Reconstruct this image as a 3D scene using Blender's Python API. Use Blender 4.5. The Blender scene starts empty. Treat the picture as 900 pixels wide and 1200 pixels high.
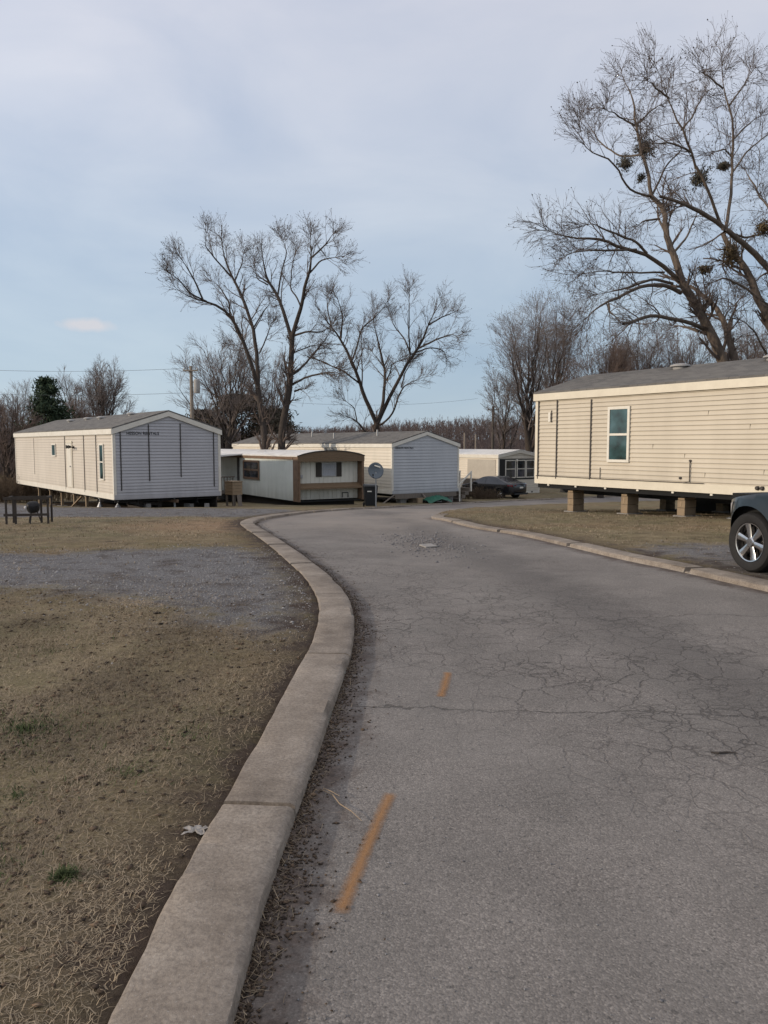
import bpy, math, random
import numpy as np
from mathutils import Vector, Matrix
from mathutils.geometry import delaunay_2d_cdt
random.seed(7)
RNG = np.random.default_rng(11)
R = math.radians
scene = bpy.context.scene
col = scene.collection

# ------------------------------------------------------------------ camera
PITCH = R(4.91)
CAMZ = 1.6
cd = bpy.data.cameras.new("camera")
cam = bpy.data.objects.new("camera", cd)
col.objects.link(cam)
cd.sensor_fit = 'VERTICAL'
cd.sensor_height = 36.0
cd.lens = 36.0 * 920 / 1200
cd.clip_start = 0.05
cd.clip_end = 4000
cam.location = (0, 0, CAMZ)
cam.rotation_euler = (math.pi / 2 - PITCH, 0, 0)
scene.camera = cam


def at(px, py, Y):
    """photo pixel -> the point on that sight line at world distance Y"""
    u = (px - 450) / 920
    w = (600 - py) / 920
    d = Vector((u, math.cos(PITCH) + w * math.sin(PITCH), -math.sin(PITCH) + w * math.cos(PITCH)))
    t = Y / d.y
    return Vector((u * t, Y, CAMZ + d.z * t))


# terrain profile: level by the camera, falling away gently
_gy = np.linspace(-60, 400, 1841)
_gz = np.interp(_gy, [-60, 0, 8, 12, 16, 20, 25, 30, 34, 41, 45, 50, 60, 75, 120, 400],
                [0, 0, 0, -.07, -.17, -.31, -.56, -.88, -1.18, -1.58, -1.76, -1.9, -2.05, -2.3, -3.0, -3.2])
_k = np.exp(-np.linspace(-2, 2, 17) ** 2)
_gz = np.convolve(np.pad(_gz, 8, mode='edge'), _k / _k.sum(), 'valid')


def g(y):
    return np.interp(y, _gy, _gz)


def on_ground(px, py, off=0.0):
    lo, hi = 1.0, 90.0
    Y = 1.5
    while Y < 90:
        p = at(px, py, Y)
        if p.z < float(g(Y)) + off:
            return (p.x, Y)
        Y += 0.02
    return (p.x, Y)


# ------------------------------------------------------------------ helpers
def tag(o, label=None, cat=None, group=None, kind=None):
    if label: o['label'] = label
    if cat: o['category'] = cat
    if group: o['group'] = group
    if kind: o['kind'] = kind
    return o


def empty(name, loc=(0, 0, 0), rz=0, label=None, cat=None, group=None):
    o = bpy.data.objects.new(name, None)
    col.objects.link(o)
    o.location = loc
    o.rotation_euler = (0, 0, rz)
    o.empty_display_size = 0.3
    return tag(o, label, cat, group)


def fast_mesh(name, V, F, mat=None, parent=None, smooth=False, attrs=None):
    V = np.asarray(V, np.float32).reshape(-1, 3)
    F = np.asarray(F, np.int32)
    me = bpy.data.meshes.new(name)
    k = F.shape[1]
    me.vertices.add(len(V)); me.vertices.foreach_set('co', V.ravel())
    me.loops.add(F.size); me.loops.foreach_set('vertex_index', F.ravel())
    me.polygons.add(len(F)); me.polygons.foreach_set('loop_start', np.arange(0, F.size, k, dtype=np.int32))
    if smooth:
        me.polygons.foreach_set('use_smooth', np.ones(len(F), bool))
    me.update(calc_edges=True)
    if attrs:
        for an, av in attrs.items():
            a = me.attributes.new(an, 'FLOAT', 'POINT')
            a.data.foreach_set('value', np.asarray(av, np.float32))
    if mat: me.materials.append(mat)
    o = bpy.data.objects.new(name, me)
    col.objects.link(o)
    if parent: o.parent = parent
    return o


class MB:
    def __init__(s):
        s.v = []; s.f = []

    def add(s, vs, fs):
        b = len(s.v)
        s.v += [tuple(p) for p in vs]
        s.f += [tuple(i + b for i in f) for f in fs]
        return s

    def box(s, x0, y0, z0, x1, y1, z1):
        vs = [(x, y, z) for z in (z0, z1) for y in (y0, y1) for x in (x0, x1)]
        return s.add(vs, [(0, 2, 3, 1), (4, 5, 7, 6), (0, 1, 5, 4), (2, 6, 7, 3), (0, 4, 6, 2), (1, 3, 7, 5)])

    def obox(s, c, size, rot=(0, 0, 0), bevel=0.0):
        from mathutils import Euler
        m = Euler(rot).to_matrix()
        sx, sy, sz = [a / 2 for a in size]
        vs = [Vector(c) + m @ Vector((x * sx, y * sy, z * sz)) for z in (-1, 1) for y in (-1, 1) for x in (-1, 1)]
        return s.add(vs, [(0, 2, 3, 1), (4, 5, 7, 6), (0, 1, 5, 4), (2, 6, 7, 3), (0, 4, 6, 2), (1, 3, 7, 5)])

    def bar(s, a, b, w, h=None, up=(0, 0, 1)):
        a = Vector(a); b = Vector(b); h = h or w
        t = (b - a).normalized()
        u = Vector(up)
        if abs(t.dot(u)) > .95: u = Vector((1, 0, 0))
        sx = t.cross(u).normalized() * (w / 2); sz = sx.cross(t).normalized() * (h / 2)
        vs = [p + i * sx + j * sz for p in (a, b) for j in (-1, 1) for i in (-1, 1)]
        return s.add(vs, [(0, 2, 3, 1), (4, 5, 7, 6), (0, 1, 5, 4), (2, 6, 7, 3), (0, 4, 6, 2), (1, 3, 7, 5)])

    def prism(s, poly, x0, x1):
        """polygon in (y,z) extruded along x"""
        n = len(poly)
        vs = [(x0, y, z) for y, z in poly] + [(x1, y, z) for y, z in poly]
        fs = [tuple(range(n))[::-1], tuple(range(n, 2 * n))]
        fs += [(i, (i + 1) % n, n + (i + 1) % n, n + i) for i in range(n)]
        return s.add(vs, fs)

    def tube(s, pts, r, n=8, cap=True):
        pts = [Vector(p) for p in pts]
        rs = r if isinstance(r, (list, tuple)) else [r] * len(pts)
        vs = []
        for i, p in enumerate(pts):
            t = (pts[min(i + 1, len(pts) - 1)] - pts[max(i - 1, 0)]).normalized()
            u = Vector((0, 0, 1)) if abs(t.z) < .9 else Vector((1, 0, 0))
            a = t.cross(u).normalized(); b = t.cross(a)
            vs += [p + rs[i] * (math.cos(2 * math.pi * k / n) * a + math.sin(2 * math.pi * k / n) * b) for k in range(n)]
        fs = []
        for i in range(len(pts) - 1):
            for k in range(n):
                fs.append((i * n + k, i * n + (k + 1) % n, (i + 1) * n + (k + 1) % n, (i + 1) * n + k))
        if cap:
            fs += [tuple(range(n)), tuple(range((len(pts) - 1) * n, len(pts) * n))[::-1]]
        return s.add(vs, fs)

    def lathe(s, prof, n=32, axis='Y', c=(0, 0, 0), closed=False, caps=(True, True)):
        """prof: list of (radius, offset along axis)"""
        vs = []
        for r, o in prof:
            for k in range(n):
                a = 2 * math.pi * k / n
                x, z = r * math.cos(a), r * math.sin(a)
                vs.append((c[0] + x, c[1] + o, c[2] + z) if axis == 'Y' else (c[0] + x, c[1] + z, c[2] + o))
        fs = []
        m = len(prof)
        for i in range(m if closed else m - 1):
            j = (i + 1) % m
            for k in range(n):
                fs.append((i * n + k, i * n + (k + 1) % n, j * n + (k + 1) % n, j * n + k))
        if not closed:
            if caps[0]: fs.append(tuple(range(n))[::-1])
            if caps[1]: fs.append(tuple(range((m - 1) * n, m * n)))
        return s.add(vs, fs)

    def build(s, name, mat, parent=None, label=None, smooth=False, bevel=0.0, loc=None):
        me = bpy.data.meshes.new(name)
        me.from_pydata(s.v, [], s.f)
        import bmesh
        bm = bmesh.new(); bm.from_mesh(me)
        bmesh.ops.recalc_face_normals(bm, faces=bm.faces)
        bm.to_mesh(me); bm.free()
        me.materials.append(mat)
        if smooth:
            for p in me.polygons: p.use_smooth = True
            try:
                me.set_sharp_from_angle(angle=R(40))
            except Exception:
                pass
        o = bpy.data.objects.new(name, me)
        col.objects.link(o)
        if parent: o.parent = parent
        if loc: o.location = loc
        if bevel:
            b = o.modifiers.new('bevel', 'BEVEL'); b.width = bevel; b.segments = 2; b.limit_method = 'ANGLE'
        if label: o['label'] = label
        return o


def copy_tree(o, parent=None):
    c = o.copy(); col.objects.link(c)
    if parent: c.parent = parent
    for ch in list(o.children):
        copy_tree(ch, c)
    return c


# ------------------------------------------------------------------ materials
def lin(r, gg, b):
    f = lambda c: (c / 255 / 12.92) if c / 255 <= .04045 else ((c / 255 + .055) / 1.055) ** 2.4
    return (f(r), f(gg), f(b), 1)


class NT:
    def __init__(s, name):
        s.m = bpy.data.materials.new(name); s.m.use_nodes = True
        s.t = s.m.node_tree; s.n = s.t.nodes
        s.p = s.n['Principled BSDF']
        s.tc = s.n.new('ShaderNodeTexCoord')
        s.co = s.tc.outputs['Object']

    def L(s, a, b): s.t.links.new(a, b)

    def mapping(s, scale=(1, 1, 1), src=None, loc=(0, 0, 0)):
        m = s.n.new('ShaderNodeMapping'); m.inputs['Scale'].default_value = scale; m.inputs['Location'].default_value = loc
        s.L(src or s.co, m.inputs[0]); return m.outputs[0]

    def noise(s, scale, detail=4, rough=.55, src=None, dist=0, out=0):
        n = s.n.new('ShaderNodeTexNoise'); n.inputs['Scale'].default_value = scale
        n.inputs['Detail'].default_value = detail; n.inputs['Roughness'].default_value = rough
        n.inputs['Distortion'].default_value = dist
        s.L(src or s.co, n.inputs['Vector']); return n.outputs[out]

    def voro(s, scale, feature='F1', src=None, out=0, rand=1.0):
        n = s.n.new('ShaderNodeTexVoronoi'); n.feature = feature; n.inputs['Scale'].default_value = scale
        n.inputs['Randomness'].default_value = rand
        s.L(src or s.co, n.inputs['Vector']); return n.outputs[out]

    def ramp(s, src, stops, interp='LINEAR'):
        r = s.n.new('ShaderNodeValToRGB'); r.color_ramp.interpolation = interp
        e = r.color_ramp.elements
        while len(e) < len(stops): e.new(.5)
        for i, (p, c) in enumerate(stops):
            e[i].position = p
            e[i].color = c if isinstance(c, (tuple, list)) else (c, c, c, 1)
        s.L(src, r.inputs[0]); return r.outputs[0]

    def mix(s, fac, a, b, mode='MIX'):
        m = s.n.new('ShaderNodeMix'); m.data_type = 'RGBA'; m.blend_type = mode; m.clamp_factor = True
        if isinstance(fac, (int, float)): m.inputs[0].default_value = fac
        else: s.L(fac, m.inputs[0])
        for i, v in ((6, a), (7, b)):
            if isinstance(v, (tuple, list)): m.inputs[i].default_value = v if len(v) == 4 else (*v, 1)
            else: s.L(v, m.inputs[i])
        return m.outputs[2]

    def math(s, op, a, b=None, c=None, clamp=False):
        m = s.n.new('ShaderNodeMath'); m.operation = op; m.use_clamp = clamp
        for i, v in enumerate((a, b, c)):
            if v is None: continue
            if isinstance(v, (int, float)): m.inputs[i].default_value = v
            else: s.L(v, m.inputs[i])
        return m.outputs[0]

    def attr(s, name):
        a = s.n.new('ShaderNodeAttribute'); a.attribute_name = name; return a.outputs['Fac']

    def xyz(s, src=None):
        x = s.n.new('ShaderNodeSeparateXYZ'); s.L(src or s.co, x.inputs[0]); return x.outputs

    def bump(s, h, strength=.3, dist=.01, prev=None):
        b = s.n.new('ShaderNodeBump'); b.inputs['Strength'].default_value = strength; b.inputs['Distance'].default_value = dist
        s.L(h, b.inputs['Height'])
        if prev: s.L(prev, b.inputs['Normal'])
        return b.outputs[0]

    def done(s, color=None, rough=.8, normal=None, metal=0, spec=.5, coat=0):
        p = s.p
        if color is not None:
            if isinstance(color, (tuple, list)): p.inputs['Base Color'].default_value = color if len(color) == 4 else (*color, 1)
            else: s.L(color, p.inputs['Base Color'])
        if isinstance(rough, (int, float)): p.inputs['Roughness'].default_value = rough
        else: s.L(rough, p.inputs['Roughness'])
        if normal is not None: s.L(normal, p.inputs['Normal'])
        p.inputs['Metallic'].default_value = metal
        p.inputs['Specular IOR Level'].default_value = spec
        p.inputs['Coat Weight'].default_value = coat
        p.inputs['Coat Roughness'].default_value = .05
        return s.m


def pmat(name, c1, c2=None, scale=6, rough=.75, bump=.15, metal=0, spec=.4, coat=0, stretch=(1, 1, 1), bdist=.01):
    t = NT(name)
    c2 = c2 or tuple(c * .7 for c in c1)
    src = t.mapping(stretch)
    n1 = t.noise(scale, 6, .65, src)
    n2 = t.noise(scale * 9, 3, .6, src)
    f = t.math('ADD', t.math('MULTIPLY', n1, .75), t.math('MULTIPLY', n2, .25))
    c = t.ramp(f, [(.3, (*c2, 1)), (.65, (*c1, 1))])
    nb = t.bump(n2, bump, bdist) if bump else None
    return t.done(c, rough, nb, metal, spec, coat)


def siding_mat(name, c1, c2, grime=(.30, .27, .22), gfac=.35, course=0.0):
    t = NT(name)
    st = t.noise(1.0, 6, .6, t.mapping((2.2, 2.2, .35)))
    bl = t.noise(.55, 4, .6)
    f = t.math('ADD', t.math('MULTIPLY', st, .5), t.math('MULTIPLY', bl, .5))
    c = t.ramp(f, [(.32, (*c2, 1)), (.62, (*c1, 1))])
    z = t.xyz()[2]
    low = t.math('MULTIPLY', t.ramp(t.math('ADD', t.math('MULTIPLY', z, .55), t.math('MULTIPLY', st, .5)), [(.1, 1.0), (.55, 0.0)]), gfac)
    c = t.mix(low, c, (*grime, 1))
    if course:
        # lap shadow line painted along the bottom of every course
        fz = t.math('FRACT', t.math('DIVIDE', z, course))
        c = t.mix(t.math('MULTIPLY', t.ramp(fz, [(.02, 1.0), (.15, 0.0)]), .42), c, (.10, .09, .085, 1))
    fine = t.noise(30, 3, .6, t.mapping((.15, .15, 3)))
    return t.done(c, .55, t.bump(fine, .08, .004), spec=.35)


M = {}
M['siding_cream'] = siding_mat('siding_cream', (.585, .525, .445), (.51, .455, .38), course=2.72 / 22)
M['gable_grey_shade'] = siding_mat('gable_grey_shade', (.47, .462, .475), (.41, .402, .415), (.16, .155, .16), course=2.72 / 22)  # cream siding recoloured cooler and darker: shade painted into the gable
M['gable_blue_shade'] = siding_mat('gable_blue_shade', (.49, .50, .515), (.425, .437, .455), (.17, .17, .17), course=.17)  # white siding recoloured blue grey, with the gable's shade in the colour
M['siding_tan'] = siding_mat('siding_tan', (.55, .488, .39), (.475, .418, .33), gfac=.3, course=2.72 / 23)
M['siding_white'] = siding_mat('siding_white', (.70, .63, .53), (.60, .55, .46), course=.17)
M['trim_white'] = pmat('trim_white', (.72, .68, .60), (.60, .56, .48), 3, .5, .05)
M['trim_cream'] = pmat('trim_cream', (.68, .62, .50), (.58, .525, .42), 2.5, .5, .06)
M['old_panel'] = siding_mat('old_panel', (.66, .685, .635), (.56, .59, .54), (.2, .19, .15), .5)
M['old_front'] = siding_mat('old_front', (.66, .635, .55), (.57, .545, .465), (.2, .17, .12), .5)
M['brown_trim'] = pmat('brown_trim', (.20, .125, .075), (.11, .07, .045), 4, .6, .1)
M['brown_panel'] = pmat('brown_panel', (.19, .125, .07), (.13, .085, .05), 5, .55, .1, stretch=(1, 1, 8))
M['dark_strip'] = pmat('dark_strip', (.055, .047, .042), (.03, .025, .022), 12, .6)
M['dark_steel'] = pmat('dark_steel', (.022, .02, .02), (.012, .012, .012), 8, .65)
M['underbelly'] = pmat('underbelly', (.012, .012, .012), (.006, .006, .006), 4, .9)
M['roof_white'] = pmat('roof_white', (.74, .72, .68), (.55, .52, .48), 1.5, .5, .1)
M['galv'] = pmat('galv', (.42, .42, .42), (.30, .30, .30), 10, .45, .1, metal=.6)
M['vent_grey'] = pmat('vent_grey', (.36, .35, .335), (.24, .23, .22), 6, .7, .1)
M['wood_grey'] = pmat('wood_grey', (.20, .17, .14), (.11, .09, .075), 6, .85, .3, stretch=(6, 6, .6))
M['wood_tan'] = pmat('wood_tan', (.34, .25, .16), (.22, .16, .10), 6, .8, .25, stretch=(5, 5, .8))
M['wood_dark'] = pmat('wood_dark', (.05, .04, .033), (.028, .022, .018), 8, .85, .3, stretch=(6, 6, .6))
M['plastic_black'] = pmat('plastic_black', (.02, .021, .023), (.012, .013, .014), 6, .45, .05)
M['panel_beige'] = pmat('panel_beige', (.46, .42, .36), (.37, .335, .285), 2, .6, .05)
M['tarp_green'] = pmat('tarp_green', (.02, .14, .085), (.01, .07, .045), 6, .5, .2)
M['rubber'] = pmat('rubber', (.019, .018, .017), (.011, .010, .010), 20, .8, .2)
M['chrome'] = pmat('chrome', (.62, .61, .60), (.5, .49, .48), 12, .22, 0, metal=1)
M['suv_paint'] = pmat('suv_paint', (.009, .016, .020), (.007, .012, .015), 3, .3, 0, spec=.4, coat=.35)
M['sedan_paint'] = pmat('sedan_paint', (.012, .013, .017), (.009, .010, .013), 3, .25, 0, spec=.5, coat=.8)
M['tail_red'] = pmat('tail_red', (.18, .012, .012), (.12, .008, .008), 6, .2, 0)
M['lamp_clear'] = pmat('lamp_clear', (.72, .70, .68), (.55, .53, .52), 14, .12, 0)
M['dish_grey'] = pmat('dish_grey', (.13, .155, .175), (.10, .12, .14), 5, .5, .05)
M['paper'] = pmat('paper', (.36, .33, .30), (.22, .20, .18), 20, .85, .3)
M['stone'] = pmat('stone', (.30, .28, .26), (.2, .185, .17), 12, .85, .4)
M['ink'] = pmat('ink', (.025, .025, .03), (.02, .02, .022), 10, .6, 0)
M['pole_wood'] = pmat('pole_wood', (.27, .23, .19), (.17, .145, .12), 6, .85, .3, stretch=(5, 5, .4))
M['pole_dark'] = pmat('pole_dark', (.09, .075, .065), (.055, .047, .04), 6, .85, .3, stretch=(5, 5, .4))
M['wire'] = pmat('wire', (.05, .05, .055), (.04, .04, .045), 3, .6, 0)
M['curtain'] = pmat('curtain', (.42, .43, .45), (.25, .26, .28), 9, .8, .1, stretch=(3, 3, .3))
M['shutter'] = pmat('shutter', (.055, .045, .035), (.035, .028, .022), 9, .7, .2, stretch=(1, 1, 10))
M['mulch'] = pmat('mulch', (.10, .065, .04), (.045, .03, .02), 9, .95, .6)


def glass_mat(name, c, rough=.06):
    t = NT(name)
    n = t.noise(1.6, 3, .5)
    cc = t.ramp(n, [(.36, (c[0] * .3, c[1] * .3, c[2] * .3, 1)), (.5, (*c, 1)), (.64, (c[0] * 2, c[1] * 1.6, c[2] * 1.7, 1))])  # mottled tint painted in to stand for uneven reflections
    return t.done(cc, rough, t.bump(t.noise(1.2, 2), .12, .02), spec=.9)


M['glass'] = glass_mat('glass', (.026, .07, .075))
M['glass_car'] = glass_mat('glass_car', (.012, .014, .016), .03)
M['glass_house'] = glass_mat('glass_house', (.035, .045, .055))


def shingle_mat():
    t = NT('shingles')
    b = t.n.new('ShaderNodeTexBrick')
    b.inputs['Scale'].default_value = 1
    b.inputs['Color1'].default_value = (.085, .08, .076, 1); b.inputs['Color2'].default_value = (.175, .165, .15, 1)
    b.inputs['Mortar'].default_value = (.05, .048, .046, 1)
    b.inputs['Mortar Size'].default_value = .008; b.inputs['Brick Width'].default_value = .3; b.inputs['Row Height'].default_value = .14
    t.L(t.co, b.inputs['Vector'])
    n = t.noise(90, 3, .7)
    big = t.noise(.8, 5, .6)
    c = t.mix(.35, b.outputs['Color'], t.ramp(n, [(.35, (.06, .058, .056, 1)), (.65, (.24, .23, .22, 1))]))
    c = t.mix(t.ramp(big, [(.4, 0.0), (.7, .45)]), c, (.20, .185, .165, 1))
    return t.done(c, .95, t.bump(n, .5, .01), spec=.2)


M['shingles'] = shingle_mat()


def block_mat():
    t = NT('concrete_block')
    n = t.noise(40, 5, .7); big = t.noise(3, 4)
    c = t.ramp(t.math('ADD', t.math('MULTIPLY', n, .5), t.math('MULTIPLY', big, .5)), [(.3, (.17, .125, .085, 1)), (.68, (.35, .265, .175, 1))])
    return t.done(c, .95, t.bump(n, .5, .01), spec=.2)


M['block'] = block_mat()


def bark_mat(name, c1, c2):
    t = NT(name)
    n = t.noise(3.5, 6, .7, t.mapping((1, 1, .25)))
    n2 = t.noise(14, 4, .7, t.mapping((1, 1, .3)))
    c = t.ramp(t.math('ADD', t.math('MULTIPLY', n, .55), t.math('MULTIPLY', n2, .45)), [(.32, (*c2, 1)), (.68, (*c1, 1))])
    return t.done(c, .95, t.bump(n2, .8, .05), spec=.15)


M['bark'] = bark_mat('bark', (.085, .068, .056), (.03, .024, .021))
M['bark_dark'] = bark_mat('bark_dark', (.085, .070, .060), (.036, .030, .027))
M['bark_warm'] = bark_mat('bark_warm', (.19, .15, .118), (.07, .055, .045))
M['twig'] = bark_mat('twig', (.155, .12, .10), (.085, .066, .058))
M['twig_far'] = bark_mat('twig_far', (.23, .195, .18), (.15, .125, .117))  # paler twigs: distance haze put into the colour
M['twig_red'] = bark_mat('twig_red', (.22, .165, .14), (.125, .095, .082))


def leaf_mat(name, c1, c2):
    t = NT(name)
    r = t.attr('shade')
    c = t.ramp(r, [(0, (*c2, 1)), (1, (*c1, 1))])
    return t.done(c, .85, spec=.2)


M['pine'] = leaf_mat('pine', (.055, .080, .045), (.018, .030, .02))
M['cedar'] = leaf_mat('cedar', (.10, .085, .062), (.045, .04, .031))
M['mistle'] = leaf_mat('mistle', (.10, .092, .07), (.04, .037, .03))
M['mistle_brown'] = leaf_mat('mistle_brown', (.13, .095, .05), (.04, .03, .018))
M['brush'] = leaf_mat('brush', (.16, .115, .075), (.055, .04, .03))
M['blade'] = leaf_mat('blade', (.40, .315, .215), (.075, .058, .040))
M['blade_green'] = leaf_mat('blade_green', (.095, .115, .045), (.035, .048, .02))
M['litter'] = leaf_mat('litter', (.17, .115, .075), (.025, .019, .015))
M['pebble'] = leaf_mat('pebble', (.32, .31, .308), (.14, .134, .136))


def haze_wood(name, c1, c2):  # distance haze is mixed into the wood and hill colours
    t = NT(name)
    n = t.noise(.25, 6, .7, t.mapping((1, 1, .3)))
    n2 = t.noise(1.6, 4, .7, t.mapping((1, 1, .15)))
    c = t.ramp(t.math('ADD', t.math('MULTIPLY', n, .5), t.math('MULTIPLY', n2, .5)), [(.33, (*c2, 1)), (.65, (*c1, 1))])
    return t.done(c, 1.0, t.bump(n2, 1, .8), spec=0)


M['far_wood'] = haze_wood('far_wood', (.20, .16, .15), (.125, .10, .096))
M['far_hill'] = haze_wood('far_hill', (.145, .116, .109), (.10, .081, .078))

# ------------------------------------------------------------------ ground layout
kerb_px = [(275, 1200), (300, 1100), (325, 1022), (350, 950), (373, 885), (388, 840), (401, 800), (411, 770), (415, 745), (415, 728),
           (411, 711), (402, 696), (388, 680), (372, 667), (350, 650), (322, 631), (305, 621), (298, 615)]
left_edge = [(-.75, -8), (-.62, -4), (-.5, -1), (-.44, 1)] + [on_ground(x, y) for x, y in kerb_px]
left_edge += [(-3.05, 19.4), (-2.95, 20.7), (-2.72, 22.4), (-2.2, 25), (-1.4, 29.2), (-.45, 33.6), (.7, 37.4), (2.2, 40.8), (5.1, 45), (10.0, 49.5), (18, 54.5), (40, 66)]
island_edge = [(45, 58), (22, 50), (15.6, 46.6), (9.1, 41.5), (5.3, 36), (3.3, 30), (1.95, 24.2), (1.45, 22.0)]
nose = [(1.27, 21.0), (1.28, 20.2), (1.5, 19.5)]
right_px = [(555, 619), (610, 628), (662, 640), (729, 656), (787, 668), (900, 694)]
right_edge = nose + [on_ground(x, y) for x, y in right_px] + [(4.75, 6.5), (5.5, 2.5), (6.6, -3), (7.6, -8)]


def smooth_line(pts, step):
    P = [Vector((p[0], p[1])) for p in pts]
    out = []
    for i in range(len(P) - 1):
        p0 = P[max(i - 1, 0)]; p1 = P[i]; p2 = P[i + 1]; p3 = P[min(i + 2, len(P) - 1)]
        n = max(2, int((p2 - p1).length / step))
        for k in range(n):
            t = k / n
            out.append(.5 * ((2 * p1) + (p2 - p0) * t + (2 * p0 - 5 * p1 + 4 * p2 - p3) * t * t + (3 * p1 - p0 - 3 * p2 + p3) * t ** 3))
    out.append(P[-1])
    return out


LE = smooth_line(left_edge, .3)
RE = smooth_line(right_edge, .3)
IE = smooth_line(island_edge, .6)
road_poly = LE + IE + RE[0:]
road_np = np.array([(p.x, p.y) for p in road_poly])


def in_poly(px, py, poly):
    x = np.asarray(px); y = np.asarray(py)
    c = np.zeros(x.shape, bool)
    n = len(poly)
    for i in range(n):
        x0, y0 = poly[i]; x1, y1 = poly[(i + 1) % n]
        if y0 == y1: continue
        c ^= ((y0 > y) != (y1 > y)) & (x < (x1 - x0) * (y - y0) / (y1 - y0) + x0)
    return c


def dist_line(px, py, line):
    d = np.full(np.shape(px), 1e9)
    L = np.array([(p[0], p[1]) for p in line])
    for i in range(len(L) - 1):
        a = L[i]; b = L[i + 1] - a
        t = np.clip(((px - a[0]) * b[0] + (py - a[1]) * b[1]) / max(b @ b, 1e-9), 0, 1)
        d = np.minimum(d, np.hypot(px - a[0] - t * b[0], py - a[1] - t * b[1]))
    return d


def wob(line, amp, seed):
    rr = np.random.default_rng(seed)
    return [(p[0] + rr.normal(0, amp), p[1] + rr.normal(0, amp)) for p in line]


# gravel drives (left of the kerb)
gravA_px = [(0, 648), (90, 646), (190, 643), (262, 640), (318, 647), (345, 665), (362, 683), (372, 700), (366, 722), (330, 738), (270, 735), (200, 716), (120, 700), (60, 696), (0, 690)]
gravA = [(-14, 13.6)] + [on_ground(x, y, .065) for x, y in gravA_px] + [(-14, 9.6)]
gravA = wob([(p.x, p.y) for p in smooth_line(gravA, .5)], .05, 3)
gravB = [(-26, 21), (-16, 20.2), (-9, 20.0), (-5, 20.1), (-3.6, 20.8), (-3.1, 22.5), (-2.7, 25), (-3.6, 27.6), (-5.5, 29), (-9.5, 28.5), (-14, 33), (-22, 44), (-30, 48)]
gravB = wob([(p.x, p.y) for p in smooth_line(gravB, .6)], .06, 4)
gravC = [(4.45, 9.6), (4.2, 10.9), (3.9, 12.2), (5.2, 12.9), (8, 12.6), (14, 10.5), (16, 3), (6.1, 3), (5.3, 6.5)]
gravC = wob([(p.x, p.y) for p in smooth_line(gravC, .5)], .05, 5)

pts = [(float(p[0]), float(p[1])) for p in road_np]
edges = [(i, (i + 1) % len(pts)) for i in range(len(pts))]
for poly in (gravA, gravB, gravC):
    b = len(pts)
    pts += [(float(p[0]), float(p[1])) for p in poly]
    edges += [(b + i, b + (i + 1) % len(poly)) for i in range(len(poly))]


def gridpts(x0, x1, y0, y1, s, jit=.25):
    X, Y = np.meshgrid(np.arange(x0, x1, s), np.arange(y0, y1, s))
    return np.stack([X.ravel() + RNG.uniform(-jit, jit, X.size) * s, Y.ravel() + RNG.uniform(-jit, jit, X.size) * s], 1)


gp_ = np.concatenate([gridpts(-5, 5, 0, 12, .17), gridpts(-16, 16, -2, 32, .6), gridpts(-44, 44, -10, 70, 1.7),
                      gridpts(-300, 300, -60, 420, 18), gridpts(-2600, 2600, -300, 3400, 260)])
pts += [tuple(map(float, p)) for p in gp_]
for ln_pts in (smooth_line(left_edge, .3), smooth_line(right_edge, .3)):
    for i in range(1, len(ln_pts) - 1):
        tt_ = (ln_pts[i + 1] - ln_pts[i - 1]).normalized()
        for o_ in (.17, .30, .45):
            q_ = ln_pts[i] + Vector((-tt_.y, tt_.x)) * o_
            pts.append((q_.x, q_.y))
pts += [(-2600, -300), (2600, -300), (2600, 3400), (-2600, 3400)]
cv, ce, cf, *_ = delaunay_2d_cdt([Vector(p) for p in pts], edges, [], 0, 1e-4)
CV = np.array([(v.x, v.y) for v in cv]); CF = np.array([f for f in cf if len(f) == 3])
cen = CV[CF].mean(1)
mroad = in_poly(cen[:, 0], cen[:, 1], road_np)
mA = in_poly(cen[:, 0], cen[:, 1], gravA) & ~mroad
mB = in_poly(cen[:, 0], cen[:, 1], gravB) & ~mroad
mC = in_poly(cen[:, 0], cen[:, 1], gravC) & ~mroad
KH = .052


def hnoise(x, y):
    return (.020 * np.sin(x * 1.3 + 2.1 * np.sin(y * .7)) * np.sin(y * 1.1 + x * .4) + .012 * np.sin(x * 3.1 + y * 2.3) * np.sin(y * 2.7 - x * 1.7))


def lawn_z(x, y, dk=None):
    if dk is None: dk = np.minimum(dist_line(x, y, LE), dist_line(x, y, RE))
    dip = np.clip((dk - .19) / .10, 0, 1)
    return g(y) - .06 * (1 - dip) + (KH - .012) * dip + hnoise(x, y) * np.clip((dk - .35) / .8, 0, 1) + np.clip((dk - .3) / 3, 0, 1) * .03


def foot(px, py, Y, ang, L, W):
    p_ = at(px, py, Y); a_ = R(ang); D_ = Vector((math.cos(a_), math.sin(a_))); N_ = Vector((-D_.y, D_.x)); q = Vector((p_.x, p_.y))
    return [tuple(v) for v in (q + D_ * .2, q + D_ * .2 + N_ * W, q - D_ * L + N_ * W, q - D_ * L)]


SHADE_FEET = [foot(134.5, 585, 30.5, -53, 16.5, 4.45), foot(350, 588, 38, -58, 16, 3.66), foot(459.5, 578.5, 43, -54, 20, 4.8)]  # home footprints where contact shade is painted on the ground


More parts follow.
